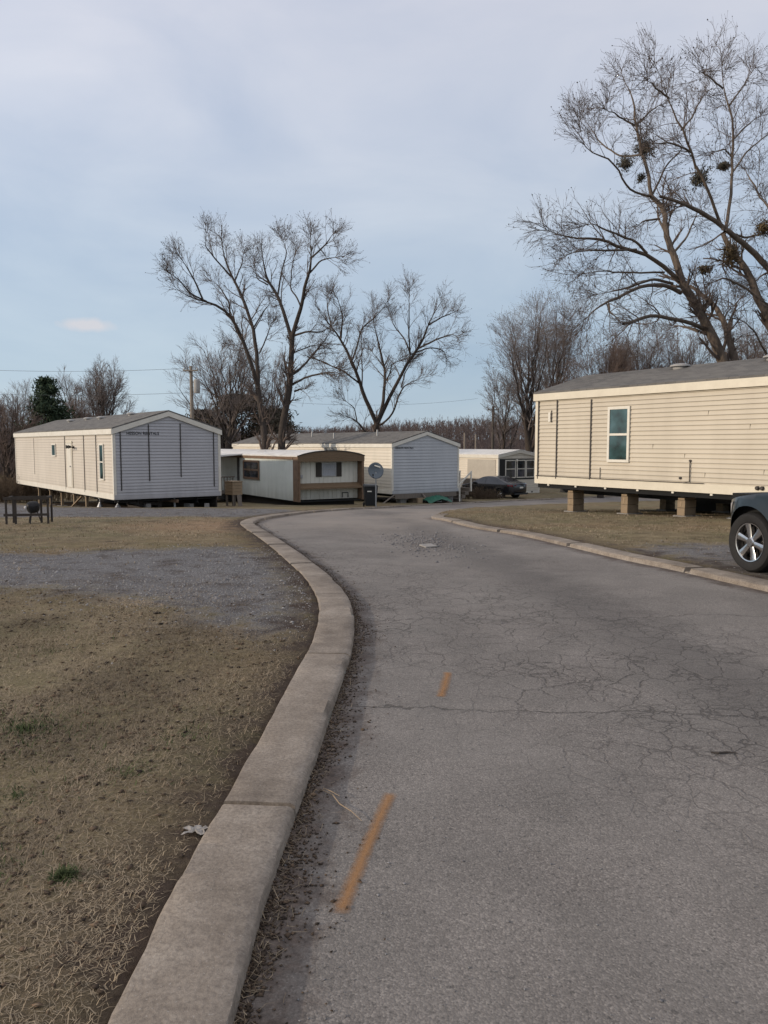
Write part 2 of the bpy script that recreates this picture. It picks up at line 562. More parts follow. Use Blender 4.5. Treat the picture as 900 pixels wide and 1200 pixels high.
def sub_mesh(name, mask, mat, road=False):
    F = CF[mask]
    u, inv = np.unique(F.ravel(), return_inverse=True)
    XY = CV[u]; F = inv.reshape(-1, 3)
    dk = np.minimum(dist_line(XY[:, 0], XY[:, 1], LE), dist_line(XY[:, 0], XY[:, 1], RE))
    if road:
        z = g(XY[:, 1])
        attrs = {'edge': np.clip(1 - dk / .9, 0, 1)}
    else:
        z = lawn_z(XY[:, 0], XY[:, 1], dk)
        sd = np.full(len(XY), -9.)
        for poly in (gravA, gravB, gravC):
            d = dist_line(XY[:, 0], XY[:, 1], list(poly) + [poly[0]])
            s_ = np.where(in_poly(XY[:, 0], XY[:, 1], poly), d, -d)
            sd = np.maximum(sd, s_)
        for fp in SHADE_FEET:  # contact shadow under the homes, painted through the edge mask
            dk = np.where(in_poly(XY[:, 0], XY[:, 1], fp), 0, dk)
            sd = np.where(in_poly(XY[:, 0], XY[:, 1], fp), -9., sd)
        attrs = {'gravel': np.clip(.5 + sd / 2.4, 0, 1), 'edge': np.clip(1 - dk / 1.7, 0, 1)}
    o = fast_mesh(name, np.column_stack([XY, z]), F, mat, smooth=True, attrs=attrs)
    # make all normals face up
    me = o.data
    nz = np.zeros(len(me.polygons) * 3); me.polygons.foreach_get('normal', nz)
    if nz[2::3].mean() < 0: me.flip_normals()
    return tag(o, kind='structure')


def earth_mat():
    t = NT('earth')
    co = t.co
    n_big = t.noise(.45, 5, .6); n_mid = t.noise(2.6, 6, .65); n_fine = t.noise(38, 4, .7); n_st = t.noise(120, 3, .7)
    f = t.math('ADD', t.math('MULTIPLY', n_mid, .5), t.math('MULTIPLY', n_fine, .5))
    grass = t.ramp(f, [(.30, (.05, .039, .026, 1)), (.45, (.15, .118, .070, 1)), (.58, (.245, .197, .120, 1)), (.72, (.35, .29, .19, 1))])
    # olive and green patches
    grn = t.math('MULTIPLY', t.ramp(t.noise(.8, 5, .65, t.mapping((1, 1, 1), loc=(3, 7, 0))), [(.46, 0.0), (.66, 1.0)]), .5)
    grass = t.mix(grn, grass, t.ramp(n_fine, [(.3, (.05, .055, .022, 1)), (.7, (.17, .165, .075, 1))]))
    dirt = t.ramp(f, [(.3, (.024, .017, .013, 1)), (.7, (.085, .060, .046, 1))])
    # orange clay / straw near the corner
    gx = t.xyz(co)
    warm = t.ramp(t.noise(.30, 4, .6, t.mapping((1, 1, 1), loc=(11, 2, 0))), [(.48, 0.0), (.7, .6)])
    grass = t.mix(warm, grass, t.ramp(f, [(.3, (.10, .06, .032, 1)), (.7, (.30, .20, .115, 1))]))
    wx_ = t.math('MULTIPLY', t.math('ADD', gx[0], 3.9), .42); wy_ = t.math('MULTIPLY', t.math('SUBTRACT', gx[1], 17.2), .36)
    wr_ = t.math('SQRT', t.math('ADD', t.math('MULTIPLY', wx_, wx_), t.math('MULTIPLY', wy_, wy_)))
    clay = t.ramp(t.math('ADD', wr_, t.math('MULTIPLY', t.math('SUBTRACT', n_mid, .5), 1.2)), [(.35, .85), (1.15, 0.0)])
    grass = t.mix(clay, grass, t.ramp(f, [(.3, (.15, .095, .055, 1)), (.7, (.38, .26, .165, 1))]))
    gr_c = t.ramp(t.voro(62, out=1), [(0, (.13, .127, .13, 1)), (.5, (.215, .21, .213, 1)), (1, (.31, .302, .302, 1))])
    gr_d = t.voro(62)
    grav = t.mix(t.ramp(gr_d, [(.3, 0.0), (.75, .6)]), gr_c, (.09, .082, .078, 1))
    grav = t.mix(t.ramp(n_mid, [(.48, 0.0), (.66, .7)]), grav, dirt)
    ga = t.attr('gravel')
    gm = t.ramp(t.math('ADD', ga, t.math('MULTIPLY', t.math('SUBTRACT', n_mid, .5), 1.3)), [(.36, 0.0), (.66, 1.0)])
    ed = t.attr('edge')
    em = t.ramp(t.math('ADD', ed, t.math('MULTIPLY', t.math('SUBTRACT', n_mid, .5), 1.1)), [(.5, 0.0), (.82, .95)])
    bare = t.ramp(t.noise(1.1, 5, .7, t.mapping((1, 1, 1), loc=(5, 1, 0))), [(.56, 0.0), (.72, .75)])
    c = t.mix(bare, grass, dirt)
    c = t.mix(gm, c, grav)
    c = t.mix(em, c, dirt)  # soil beside the kerb, plus the shade painted under the homes
    h = t.math('ADD', t.math('MULTIPLY', n_fine, .7), t.math('MULTIPLY', n_st, .3))
    h = t.math('ADD', h, t.math('MULTIPLY', t.math('MULTIPLY', gr_d, gm), -.9))
    b = t.bump(h, .8, .03)
    return t.done(c, .95, b, spec=.15)


def road_mat():
    t = NT('asphalt')
    co = t.co
    big = t.noise(.35, 5, .6); mid = t.noise(2.2, 6, .65); fine = t.noise(125, 3, .8)
    vor = t.voro(140, out=1); vd = t.voro(140)
    base = t.ramp(t.math('ADD', t.math('MULTIPLY', fine, .6), t.math('MULTIPLY', mid, .4)),
                  [(.32, (.072, .063, .056, 1)), (.5, (.180, .160, .145, 1)), (.68, (.33, .297, .270, 1))])
    mott = t.ramp(t.noise(1.3, 6, .7, t.mapping((1, 1, 1), loc=(6, 6, 0))), [(.38, .6), (.62, 0.0)])
    agg = t.ramp(vor, [(0, (.04, .034, .031, 1)), (.55, (.15, .132, .119, 1)), (1, (.42, .375, .335, 1))])
    c = t.mix(.5, base, agg)
    pits = t.ramp(t.noise(48, 2, .6), [(.59, 0.0), (.67, .7)])
    c = t.mix(pits, c, (.03, .028, .027, 1))
    c = t.mix(t.math('MULTIPLY', mott, .5), c, (.075, .072, .066, 1))
    # big tonal patches and wheel tracks along the road
    c = t.mix(t.ramp(big, [(.38, 0.0), (.66, .55)]), c, t.mix(.65, c, (.29, .265, .24, 1)))
    X, Y, Z = t.xyz(co)
    # dark oily streak running up the lane
    lane = t.math('SUBTRACT', X, t.math('MULTIPLY_ADD', Y, -.13, 3.05))
    lane = t.math('ADD', lane, t.math('MULTIPLY', t.math('SUBTRACT', mid, .5), .9))
    strk = t.math('MULTIPLY', t.ramp(t.math('ABSOLUTE', lane), [(.15, 1.0), (.62, 0.0)]), t.ramp(Y, [(.0, 1), (1, 1)]))
    c = t.mix(t.math('MULTIPLY', strk, .42), c, (.075, .068, .064, 1))
    # alligator cracking inside a worn zone
    dis = t.n.new('ShaderNodeMixRGB'); dis.blend_type = 'ADD'; dis.inputs[0].default_value = .22
    t.L(co, dis.inputs[1]); t.L(t.noise(2.8, 4, .6, out=1), dis.inputs[2])
    dv = dis.outputs[0]

    def cracks(scale, w, src, stretch=(1, 1, 1)):
        e = t.voro(scale, 'DISTANCE_TO_EDGE', t.mapping(stretch, src))
        return t.ramp(e, [(w * .35, 1.0), (w, 0.0)])
    zone = t.math('MULTIPLY', t.ramp(t.math('ABSOLUTE', t.math('SUBTRACT', t.math('MULTIPLY_ADD', X, .85, Y), 10.2)), [(.9, 1.0), (3.4, 0.0)]) if False else
                  t.ramp(t.math('MULTIPLY', t.math('ABSOLUTE', t.math('SUBTRACT', t.math('MULTIPLY_ADD', X, 1.45, Y), 8.3)), .2), [(.34, 1.0), (.85, 0.0)]),
                  t.ramp(t.noise(.7, 4, .6, t.mapping((1, 1, 1), loc=(2, 9, 0))), [(.32, 0.0), (.48, 1.0)]))
    cr1 = t.math('MULTIPLY', t.math('MULTIPLY', cracks(4.2, .024, dv, (1, .75, 1)), zone), .9)
    cr2 = t.math('MULTIPLY', cracks(9.5, .055, dv, (.8, 1, 1)), t.math('MULTIPLY', zone, t.ramp(t.noise(1.6, 3), [(.45, 0.0), (.58, .9)])))
    cr3 = t.math('MULTIPLY', cracks(.7, .006, dv), t.ramp(t.noise(.9, 3, .5, t.mapping((1, 1, 1), loc=(4, 4, 0))), [(.5, 0.0), (.62, .7)]))
    cr3 = t.math('MULTIPLY', cr3, t.ramp(t.math('MULTIPLY', Y, .1), [(.42, 0.0), (.5, 1.0)]))
    # one long transverse crack
    wv = t.math('MULTIPLY', t.math('SUBTRACT', t.noise(1.1, 6, .65), .5), .75)
    tc = t.math('ABSOLUTE', t.math('SUBTRACT', t.math('ADD', Y, wv), t.math('MULTIPLY_ADD', X, -.05, 4.66)))
    tr = t.math('MULTIPLY', t.ramp(tc, [(.006, 1.0), (.017, 0.0)]), t.ramp(t.math('MULTIPLY', t.math('ADD', X, 1), .2), [(.66, 1.0), (.8, 0.2)]))
    wv2 = t.math('MULTIPLY', t.math('SUBTRACT', t.noise(1.7, 6, .65, t.mapping((1, 1, 1), loc=(8, 2, 0))), .5), .9)
    tc2 = t.math('ABSOLUTE', t.math('SUBTRACT', t.math('ADD', Y, wv2), t.math('MULTIPLY_ADD', X, .02, 7.15)))
    tr2 = t.math('MULTIPLY', t.ramp(tc2, [(.006, 1.0), (.02, 0.0)]), .8)
    cr = t.math('MAXIMUM', t.math('MAXIMUM', cr1, cr2), t.math('MAXIMUM', cr3, t.math('MAXIMUM', tr, tr2)))
    c = t.mix(t.math('MULTIPLY', cr, .56), c, (.016, .013, .012, 1))
    # broken patch with clods further up
    dx = t.math('SUBTRACT', X, .75); dy = t.math('MULTIPLY', t.math('SUBTRACT', Y, 13.6), .45)
    rr = t.math('SQRT', t.math('ADD', t.math('MULTIPLY', dx, dx), t.math('MULTIPLY', dy, dy)))
    pat = t.ramp(t.math('ADD', rr, t.math('MULTIPLY', t.math('SUBTRACT', t.noise(3.5, 5, .7), .5), 1.6)), [(.1, .75), (.62, 0.0)])
    c = t.mix(pat, c, t.ramp(t.noise(22, 4, .7), [(.3, (.03, .025, .022, 1)), (.7, (.17, .14, .12, 1))]))
    # dirt washed in along the kerb foot and pale sand where the road bends
    ed = t.attr('edge')
    em = t.ramp(t.math('ADD', ed, t.math('MULTIPLY', t.math('SUBTRACT', t.noise(5, 5, .7), .5), .8)), [(.72, 0.0), (.96, .9)])
    c = t.mix(em, c, t.ramp(t.noise(30, 4, .7), [(.3, (.032, .023, .019, 1)), (.7, (.12, .088, .070, 1))]))
    sand = t.math('MULTIPLY', t.ramp(t.math('MULTIPLY', Y, .05), [(.70, 0.0), (.95, 1.0)]), t.ramp(t.noise(.55, 5, .65, t.mapping((1, .4, 1))), [(.36, .1), (.62, .75)]))
    c = t.mix(t.math('MULTIPLY', sand, .75), c, (.30, .255, .215, 1))
    h = t.math('ADD', t.math('MULTIPLY', vd, -.5), t.math('MULTIPLY', fine, .5))
    h = t.math('SUBTRACT', h, t.math('MULTIPLY', cr, 1.2))
    b = t.bump(h, .5, .006)
    return t.done(c, .88, b, spec=.3)


def kerb_mat():
    t = NT('kerb_concrete')
    big = t.noise(1.3, 6, .65); fine = t.noise(60, 4, .75); mid = t.noise(7, 5, .65)
    c = t.ramp(t.math('ADD', t.math('MULTIPLY', big, .55), t.math('MULTIPLY', mid, .45)), [(.32, (.165, .135, .108, 1)), (.5, (.275, .231, .188, 1)), (.66, (.38, .327, .272, 1))])
    c = t.mix(t.math('MULTIPLY', t.ramp(fine, [(.35, 1.0), (.6, 0.0)]), .5), c, (.085, .07, .06, 1))
    c = t.mix(t.ramp(t.noise(110, 2, .5), [(.66, 0.0), (.72, .6)]), c, (.38, .35, .32, 1))
    st = t.ramp(t.noise(.5, 5, .7, t.mapping((1, 1, 1), loc=(3, 3, 3))), [(.5, 0.0), (.7, .6)])
    c = t.mix(st, c, (.085, .068, .055, 1))
    ck = t.voro(.9, 'DISTANCE_TO_EDGE', t.mapping((1, 1, .2)))
    return t.done(c, .92, t.bump(t.math('ADD', fine, t.math('MULTIPLY', mid, .6)), .5, .008), spec=.2)


M['earth'] = earth_mat(); M['road'] = road_mat(); M['kerb'] = kerb_mat()
sub_mesh('ground', ~mroad & ~mA & ~mB & ~mC, M['earth'])
sub_mesh('road', mroad, M['road'], road=True)
sub_mesh('gravel_path', mA, M['earth'])
sub_mesh('gravel_path', mB, M['earth'])
sub_mesh('gravel_path', mC, M['earth'])


# kerbs: swept concrete sections with open joints and worn edges
def kerb(name, line, side, joint=2.45, start=0.0):
    P = []
    raw = [Vector((p[0], p[1])) for p in line]
    acc = 0.0
    for i in range(len(raw) - 1):
        a, b = raw[i], raw[i + 1]
        L = (b - a).length
        stp = .05 if -1 < a.y < 10 else .25
        n = max(1, int(L / stp))
        for k in range(n):
            P.append((a.lerp(b, k / n), acc + L * k / n))
        acc += L
    P.append((raw[-1], acc))
    prof = [(-.318, -.12), (-.318, .050), (-.313, .056), (-.303, .059), (-.20, .060), (-.10, .059), (-.030, .057), (-.010, .050), (-.001, .038), (.004, -.06)]
    rr = np.random.default_rng(5)
    rings = []; cuts = []
    n1 = rr.normal(0, 1, (len(P), len(prof)))
    ker = np.ones(5) / 5
    for j in range(len(prof)): n1[:, j] = np.convolve(n1[:, j], ker, 'same')
    chip = np.convolve(np.maximum(rr.normal(0, 1, len(P)) - 1.5, 0), np.array([.4, .8, 1, .8, .4]), 'same')
    for i, (p, s) in enumerate(P):
        q0 = P[max(i - 1, 0)][0]; q1 = P[min(i + 1, len(P) - 1)][0]
        t = (q1 - q0).normalized()
        nrm = Vector((-t.y, t.x)) * (1 if side > 0 else -1)   # away from the road
        seg = int((s + start) / joint)
        tilt = math.sin(seg * 5.3) * .006
        ring = []
        for j, (o, z) in enumerate(prof):
            oo = -o + (n1[i, j] * .006 if j in (1, 2, 3, 7, 8) else 0)
            if j in (7, 8): oo += chip[i] * .045
            zz = z + n1[i, j] * .0025 + tilt
            q = p + nrm * oo
            ring.append((q.x, q.y, float(g(q.y)) + zz))
        rings.append(ring); cuts.append(seg)
    mb = MB()
    m = len(prof)
    for i in range(len(rings) - 1):
        A = rings[i]; B = rings[i + 1]
        if cuts[i] != cuts[i + 1]:
            # open joint: close both faces, shifted a little to leave a gap
            mb.add(A, [tuple(range(m))]); mb.add([(x, y, z - .001) for x, y, z in B], [tuple(range(m))[::-1]])
            f = .2
            A2 = [tuple(np.array(a) * (1 - f) + np.array(b) * f) for a, b in zip(A, B)]
            B2 = [tuple(np.array(a) * f + np.array(b) * (1 - f)) for a, b in zip(A, B)]
            low = [(x, y, z - .05) for x, y, z in A2]; low2 = [(x, y, z - .05) for x, y, z in B2]
            for U, W in ((A, A2), (low, low2), (B2, B)):
                mb.add(U + W, [(k, k + 1, m + k + 1, m + k) for k in range(m - 1)])
            mb.add(A2, [tuple(range(m))]); mb.add(B2, [tuple(range(m))[::-1]])
            continue
        mb.add(A + B, [(k, k + 1, m + k + 1, m + k) for k in range(m - 1)])
    o = mb.build(name, M['kerb'], smooth=True)
    return tag(o, kind='structure')


kerb('kerb', smooth_line(left_edge, .2), +1, start=1.02)
kerb('kerb', list(reversed(IE[-4:])) [::-1] + smooth_line(right_edge, .2), +1, joint=3.0, start=.4)


# painted dashes: sprayed orange marks (thin sheets above the asphalt)
def paint_mat():
    t = NT('orange_paint')
    u = t.attr('across')
    n = t.noise(60, 4, .75); n2 = t.noise(9, 4, .6)
    c = t.ramp(n, [(.3, (.30, .15, .06, 1)), (.7, (.46, .24, .10, 1))])
    a = t.math('SUBTRACT', 1.28, t.math('ADD', u, t.math('MULTIPLY', n, .75)), clamp=True)
    a = t.math('SUBTRACT', a, t.ramp(n2, [(.5, 0.0), (.75, .28)]), clamp=True)
    a = t.ramp(a, [(.1, 0.0), (.8, .64)])
    t.L(a, t.p.inputs['Alpha'])
    return t.done(c, .8, t.bump(n, .4, .006), spec=.2)


M['paint'] = paint_mat()


def dash(pxs, w):
    P = [Vector(on_ground(x, y)) for x, y in pxs]
    P = smooth_line([(p.x, p.y) for p in P], .03)
    V = []; F = []; A = []
    n = len(P); K = 7
    for i, p in enumerate(P):
        t = (P[min(i + 1, n - 1)] - P[max(i - 1, 0)]).normalized(); nn = Vector((-t.y, t.x))
        e = min(i, n - 1 - i) / n
        for j in range(K):
            s = (j / (K - 1) * 2 - 1)
            q = p + nn * s * w
            V.append((q.x, q.y, float(g(q.y)) + .004))
            A.append(max(abs(s), 1 - e * 14))
    for i in range(n - 1):
        for j in range(K - 1):
            F.append((i * K + j, i * K + j + 1, (i + 1) * K + j + 1, (i + 1) * K + j))
    tag(fast_mesh('road_marking', V, F, M['paint'], attrs={'across': A}), kind='structure')


dash([(396, 1078), (408, 1048), (425, 1008), (443, 965), (459, 930)], .046)
dash([(516, 818), (521, 804), (525, 788)], .05)

# ------------------------------------------------------------------ stuff on the ground
def quat_scatter(n, rng):
    a = rng.uniform(0, 2 * np.pi, n)
    return np.cos(a), np.sin(a)


def blades(name, X, Y, Z, length, width, lean, mat, rng, shade=None):
    n = len(X)
    ca, sa = quat_scatter(n, rng)
    L = length * rng.uniform(.5, 1.4, n); W = width * rng.uniform(.6, 1.3, n)
    el = np.clip(rng.normal(lean, .35, n), .02, 1.45)
    d = np.stack([ca * np.cos(el), sa * np.cos(el), np.sin(el)], 1)
    bend = rng.uniform(-.9, .25, n)
    s = np.stack([-sa, ca, np.zeros(n)], 1)
    p0 = np.stack([X, Y, Z], 1)
    p1 = p0 + d * (L * .5)[:, None]
    d2 = d.copy(); d2[:, 2] += bend; side = rng.normal(0, .5, n); d2 += s * side[:, None]
    d2 /= np.linalg.norm(d2, axis=1)[:, None]
    p2 = p1 + d2 * (L * .5)[:, None]
    p2[:, 2] = np.maximum(p2[:, 2], Z + .003)
    hw = s * (W / 2)[:, None]
    V = np.stack([p0 - hw, p0 + hw, p1 + hw * .8, p1 - hw * .8, p2 + hw * .25, p2 - hw * .25], 1).reshape(-1, 3)
    b = (np.arange(n) * 6)[:, None]
    F = np.concatenate([b + np.array([[0, 1, 2, 3]]), b + np.array([[3, 2, 4, 5]])], 0)
    sh = rng.uniform(0, 1, n) if shade is None else shade
    return fast_mesh(name, V, F, mat, attrs={'shade': np.repeat(sh, 6)})


def outside(x, y):
    return ~in_poly(x, y, road_np)


def smooth_rand(x, y, s, seed):
    rr = np.random.default_rng(seed)
    v = np.zeros_like(x)
    for k in range(6):
        a = rr.uniform(0, 6.28); f = s * rr.uniform(.6, 1.8)
        v += np.sin((x * np.cos(a) + y * np.sin(a)) * f + rr.uniform(0, 6.28))
    return v / 3.5


def lawn_scatter(n, x0, x1, y0, y1, rng, power=1.0, keep_edge=.34):
    y = y0 + (y1 - y0) * rng.uniform(0, 1, n) ** power
    x = rng.uniform(x0, x1, n) if x0 < -7 else -(y * .58 + .9) * rng.uniform(0, 1, n)
    u = np.abs(x) < y * .58 + .9
    x = x[u]; y = y[u]
    m = outside(x, y)
    x = x[m]; y = y[m]
    d = np.minimum(dist_line(x, y, LE), dist_line(x, y, RE))
    gm = in_poly(x, y, gravA) | in_poly(x, y, gravB) | in_poly(x, y, gravC)
    keep = (d > .36) & ((d > .9) | (rng.uniform(0, 1, len(x)) < keep_edge * (d - .3) / .6 + .12)) & (~gm | (rng.uniform(0, 1, len(x)) < .14))
    cl = smooth_rand(x, y, 2.3, 31) + smooth_rand(x, y, 5.5, 32) * .6
    keep &= rng.uniform(-1.3, .9, len(x)) < cl + .45
    return x[keep], y[keep]


x, y = lawn_scatter(520000, -6.5, 0, 1.4, 9.2, RNG, 1.55)
sh = np.clip(.55 + .24 * smooth_rand(x, y, 2.0, 41) + .16 * smooth_rand(x, y, 5.0, 43) + RNG.normal(0, .17, len(x)), 0, 1)
tag(blades('dry_grass', x, y, lawn_z(x, y), .034, .0026, .28, M['blade'], RNG, sh), kind='stuff')
x, y = lawn_scatter(130000, -16, 12, 9.2, 26, RNG, 1.2)
sh = np.clip(.5 + .25 * smooth_rand(x, y, 1.0, 42) + RNG.normal(0, .2, len(x)), 0, 1)
tag(blades('dry_grass', x, y, lawn_z(x, y), .055, .010, .25, M['blade'], RNG, sh), kind='stuff')
# green tufts
gx_, gy_ = [], []
for (px, py, r, n) in ((28, 855, .42, 900), (75, 1024, .045, 300), (-12, 1015, .14, 150), (452, 1, 0, 0)):
    if not n: continue
    cx, cy = on_ground(px, py, .065)
    a = RNG.uniform(0, 6.28, n); q = r * np.abs(RNG.normal(0, .55, n))
    gx_.append(cx + q * np.cos(a)); gy_.append(cy + q * np.sin(a))
for (px, py, r, n) in ((150, 905, .25, 90), (215, 860, .2, 70), (60, 760, .4, 120), (20, 930, .3, 150)):
    cx, cy = on_ground(px, py, .065)
    a = RNG.uniform(0, 6.28, n); q = r * np.abs(RNG.normal(0, .6, n))
    gx_.append(cx + q * np.cos(a)); gy_.append(cy + q * np.sin(a))
n = 5200
q = RNG.uniform(0, 1, n)
gx_.append(-12 + 13 * q); gy_.append(14.6 + 3.6 * RNG.uniform(0, 1, n) + .0 * q)
n = 5200
gx_.append(RNG.uniform(2.2, 9, n)); gy_.append(RNG.uniform(14.5, 23, n))
gx_ = np.concatenate(gx_); gy_ = np.concatenate(gy_)
cl = smooth_rand(gx_, gy_, 1.2, 51)
m = outside(gx_, gy_) & ((gy_ < 10) | (RNG.uniform(-.6, .8, len(gx_)) < cl))
m &= np.minimum(dist_line(gx_, gy_, LE), dist_line(gx_, gy_, RE)) > .45
gx_, gy_ = gx_[m], gy_[m]
tag(blades('green_grass', gx_, gy_, lawn_z(gx_, gy_), .038, .005, .7, M['blade_green'], RNG), kind='stuff')


def chips(name, X, Y, Z, size, mat, rng, flat=.35, shade=None):
    """little irregular eight-faced lumps"""
    n = len(X)
    base = np.array([(1, 0, 0), (0, 1, 0), (-1, 0, 0), (0, -1, 0), (0, 0, 1), (0, 0, -1)], float)
    s = size * rng.lognormal(0, .4, n)
    V = base[None] * rng.uniform(.6, 1.2, (n, 6, 1))
    V = V * np.stack([s, s * rng.uniform(.5, 1, n), s * flat * rng.uniform(.6, 1.3, n)], 1)[:, None, :]
    V += rng.normal(0, .12, V.shape) * s[:, None, None] * np.array([1, 1, flat])
    ca, sa = quat_scatter(n, rng)
    x = V[:, :, 0] * ca[:, None] - V[:, :, 1] * sa[:, None]; yy = V[:, :, 0] * sa[:, None] + V[:, :, 1] * ca[:, None]
    V = np.stack([x + X[:, None], yy + Y[:, None], V[:, :, 2] + Z[:, None]], 2)
    f = np.array([(0, 1, 4), (1, 2, 4), (2, 3, 4), (3, 0, 4), (1, 0, 5), (2, 1, 5), (3, 2, 5), (0, 3, 5)])
    F = ((np.arange(n) * 6)[:, None, None] + f[None]).reshape(-1, 3)
    sh = rng.uniform(0, 1, n) if shade is None else shade
    return fast_mesh(name, V.reshape(-1, 3), F, mat, attrs={'shade': np.repeat(sh, 6)})


# pebbles on the gravel
def poly_scatter(n, poly, y1=99, power=1):
    P = np.array(poly)
    x = RNG.uniform(P[:, 0].min(), P[:, 0].max(), n); y = P[:, 1].min() + (P[:, 1].max() - P[:, 1].min()) * RNG.uniform(0, 1, n) ** power
    x0_, y0_ = x, y
    m0 = in_poly(x, y, poly); x = x + RNG.normal(0, .6, n); y = y + RNG.normal(0, .55, n)
    m = m0 & outside(x, y) & (np.abs(x) < y * .58 + 1) & (y < y1)
    x, y = x[m], y[m]
    m = np.minimum(dist_line(x, y, LE), dist_line(x, y, RE)) > .38
    return x[m], y[m]


x1, y1 = poly_scatter(62000, gravA, 99, 1.2)
x2, y2 = poly_scatter(16000, gravB)
x3, y3 = poly_scatter(9000, gravC)
x = np.concatenate([x1, x2, x3]); y = np.concatenate([y1, y2, y3])
m = RNG.uniform(-1.0, .6, len(x)) < smooth_rand(x, y, 1.4, 61) + .35
x, y = x[m], y[m]
tag(chips('gravel', x, y, lawn_z(x, y) + .001, .0085, M['pebble'], RNG, .6), kind='stuff')

# leaf crumbs and grit washed along the kerb foot
T = smooth_line([p for p in left_edge if p[1] < 21], .05)
T = np.array([(p.x, p.y) for p in T]); T = T[(T[:, 1] > 1.4) & (T[:, 1] < 19)]
n = 8500
i = (RNG.uniform(0, 1, n) ** 1.6 * (len(T) - 2)).astype(int)
tt = T[i + 1] - T[i]; tt /= np.linalg.norm(tt, axis=1)[:, None]
wd = (.14 + .12 * np.sin(T[i, 1] * 1.7) ** 2 + .05 * np.sin(T[i, 1] * 5))
off = np.abs(RNG.normal(0, 1, n)) * wd * .29 + np.where(RNG.uniform(0, 1, n) < .05, RNG.uniform(0, .3, n), 0)
jj = RNG.uniform(-.06, .06, n)
x = T[i, 0] + tt[:, 1] * off + tt[:, 0] * jj; y = T[i, 1] - tt[:, 0] * off + tt[:, 1] * jj
m = in_poly(x, y, road_np); x, y, off = x[m], y[m], off[m]
tag(chips('leaf_litter', x, y, g(y) + .003, .0062, M['litter'], RNG, .45, np.clip(RNG.beta(1.3, 2.6, len(x)), 0, 1)), kind='stuff')
# blades of dead straw in the same strip and thinner soil-edge straw on the lawn side
n = 3600
i = (RNG.uniform(0, 1, n) ** 1.6 * (len(T) - 2)).astype(int)
tt = T[i + 1] - T[i]; tt /= np.linalg.norm(tt, axis=1)[:, None]
off = np.where(RNG.uniform(0, 1, n) < .6, np.abs(RNG.normal(0, .05, n)), -.35 - np.abs(RNG.normal(0, .3, n)))
jj = RNG.uniform(-.06, .06, n)
x = T[i, 0] + tt[:, 1] * off + tt[:, 0] * jj; y = T[i, 1] - tt[:, 0] * off + tt[:, 1] * jj
z = np.where(off > 0, g(y) + .006, lawn_z(x, y) + .004)
tag(blades('dead_straw', x, y, z, .045, .0026, .12, M['blade'], RNG, np.clip(RNG.beta(1.3, 3.0, n), 0, 1)), kind='stuff')
# dead leaves and crumbs lying in the lawn
x, y = lawn_scatter(11000, -6, 0, 1.4, 9, RNG, 1.4, .95)
tag(chips('leaf_litter', x, y, lawn_z(x, y) + .006, .011, M['litter'], RNG, .3, RNG.beta(1.2, 2, len(x))), kind='stuff')
# loose grit on the road
n = 3800
y = 1.6 + 15 * RNG.uniform(0, 1, n) ** 1.7; x = RNG.uniform(-1.6, 4.5, n)
m = in_poly(x, y, road_np)
x, y = x[m], y[m]
n = 700
a = RNG.normal(0, 1, n); b = RNG.normal(0, 1, n)
xb = .75 + a * .35 - b * .1; yb = 13.6 + b * 1.1
tag(chips('road_grit', np.concatenate([x, xb]), np.concatenate([y, yb]), g(np.concatenate([y, yb])) + .002,
          np.concatenate([np.full(len(x), .0042), np.full(n, .022)]), M['pebble'], RNG, .5, np.concatenate([RNG.uniform(0, .6, len(x)), RNG.uniform(0, .35, n)])), kind='stuff')


# small single things on the ground
def crumple(name, px, py, size, mat, label, cat, off=.065):
    x, y = on_ground(px, py, off)
    rr = random.Random(px)
    mb = MB(); n = 9
    vs = []
    for j in range(n):
        for i in range(n):
            u = i / (n - 1) - .5; v = j / (n - 1) - .5
            k = 1 + .35 * math.sin(5 * math.atan2(v, u)) * min(1, 2 * math.hypot(u, v))
            vs.append((x + u * size * k, y + v * size * .75 * k, float(lawn_z(np.array([x]), np.array([y]))[0]) + .012 + abs(rr.gauss(0, .010)) * size / .15))
    mb.add(vs, [(j * n + i, j * n + i + 1, (j + 1) * n + i + 1, (j + 1) * n + i) for j in range(n - 1) for i in range(n - 1)])
    o = mb.build(name, mat)
    return tag(o, label, cat)


crumple('crumpled_paper', 230, 971, .085, M['paper'], 'torn scrap of pale crumpled paper lying on bare soil by the kerb', 'litter')


def stick(name, pxs, r, mat, label, cat, lift=.006):
    P = [on_ground(*p) for p in pxs]
    mb = MB().tube([(a, b, float(g(b)) + lift + (.004 if i % 2 else 0)) for i, (a, b) in enumerate(P)], r, 6)
    return tag(mb.build(name, mat, smooth=True), label, cat)


stick('fallen_twig', [(833, 883), (842, 885), (852, 884.5), (865, 886)], [.004, .0055, .005, .002], M['wood_dark'],
      'short dark twig lying alone on the cracked asphalt at right', 'twig')
stick('dry_stalk', [(378, 930), (390, 936), (398, 945), (412, 957), (424, 966)], [.002, .0025, .0025, .002, .001], M['wood_tan'],
      'long thin pale stalk lying at the kerb foot beside the orange dash', 'stalk', .012)
stick('dry_stalk', [(379, 929), (388, 935), (398, 938)], [.002, .002, .001], M['wood_tan'],
      'shorter bent pale stalk lying against the kerb foot', 'stalk', .02)
x, y = on_ground(502, 641)
mb = MB().obox((x, y, float(g(y)) + .02), (.22, .26, .025), (.04, -.03, .4))
tag(mb.build('broken_slab', M['stone'], bevel=.008), 'flat pale chunk of broken paving lying on the road beyond the dark pothole crumbs', 'rubble')


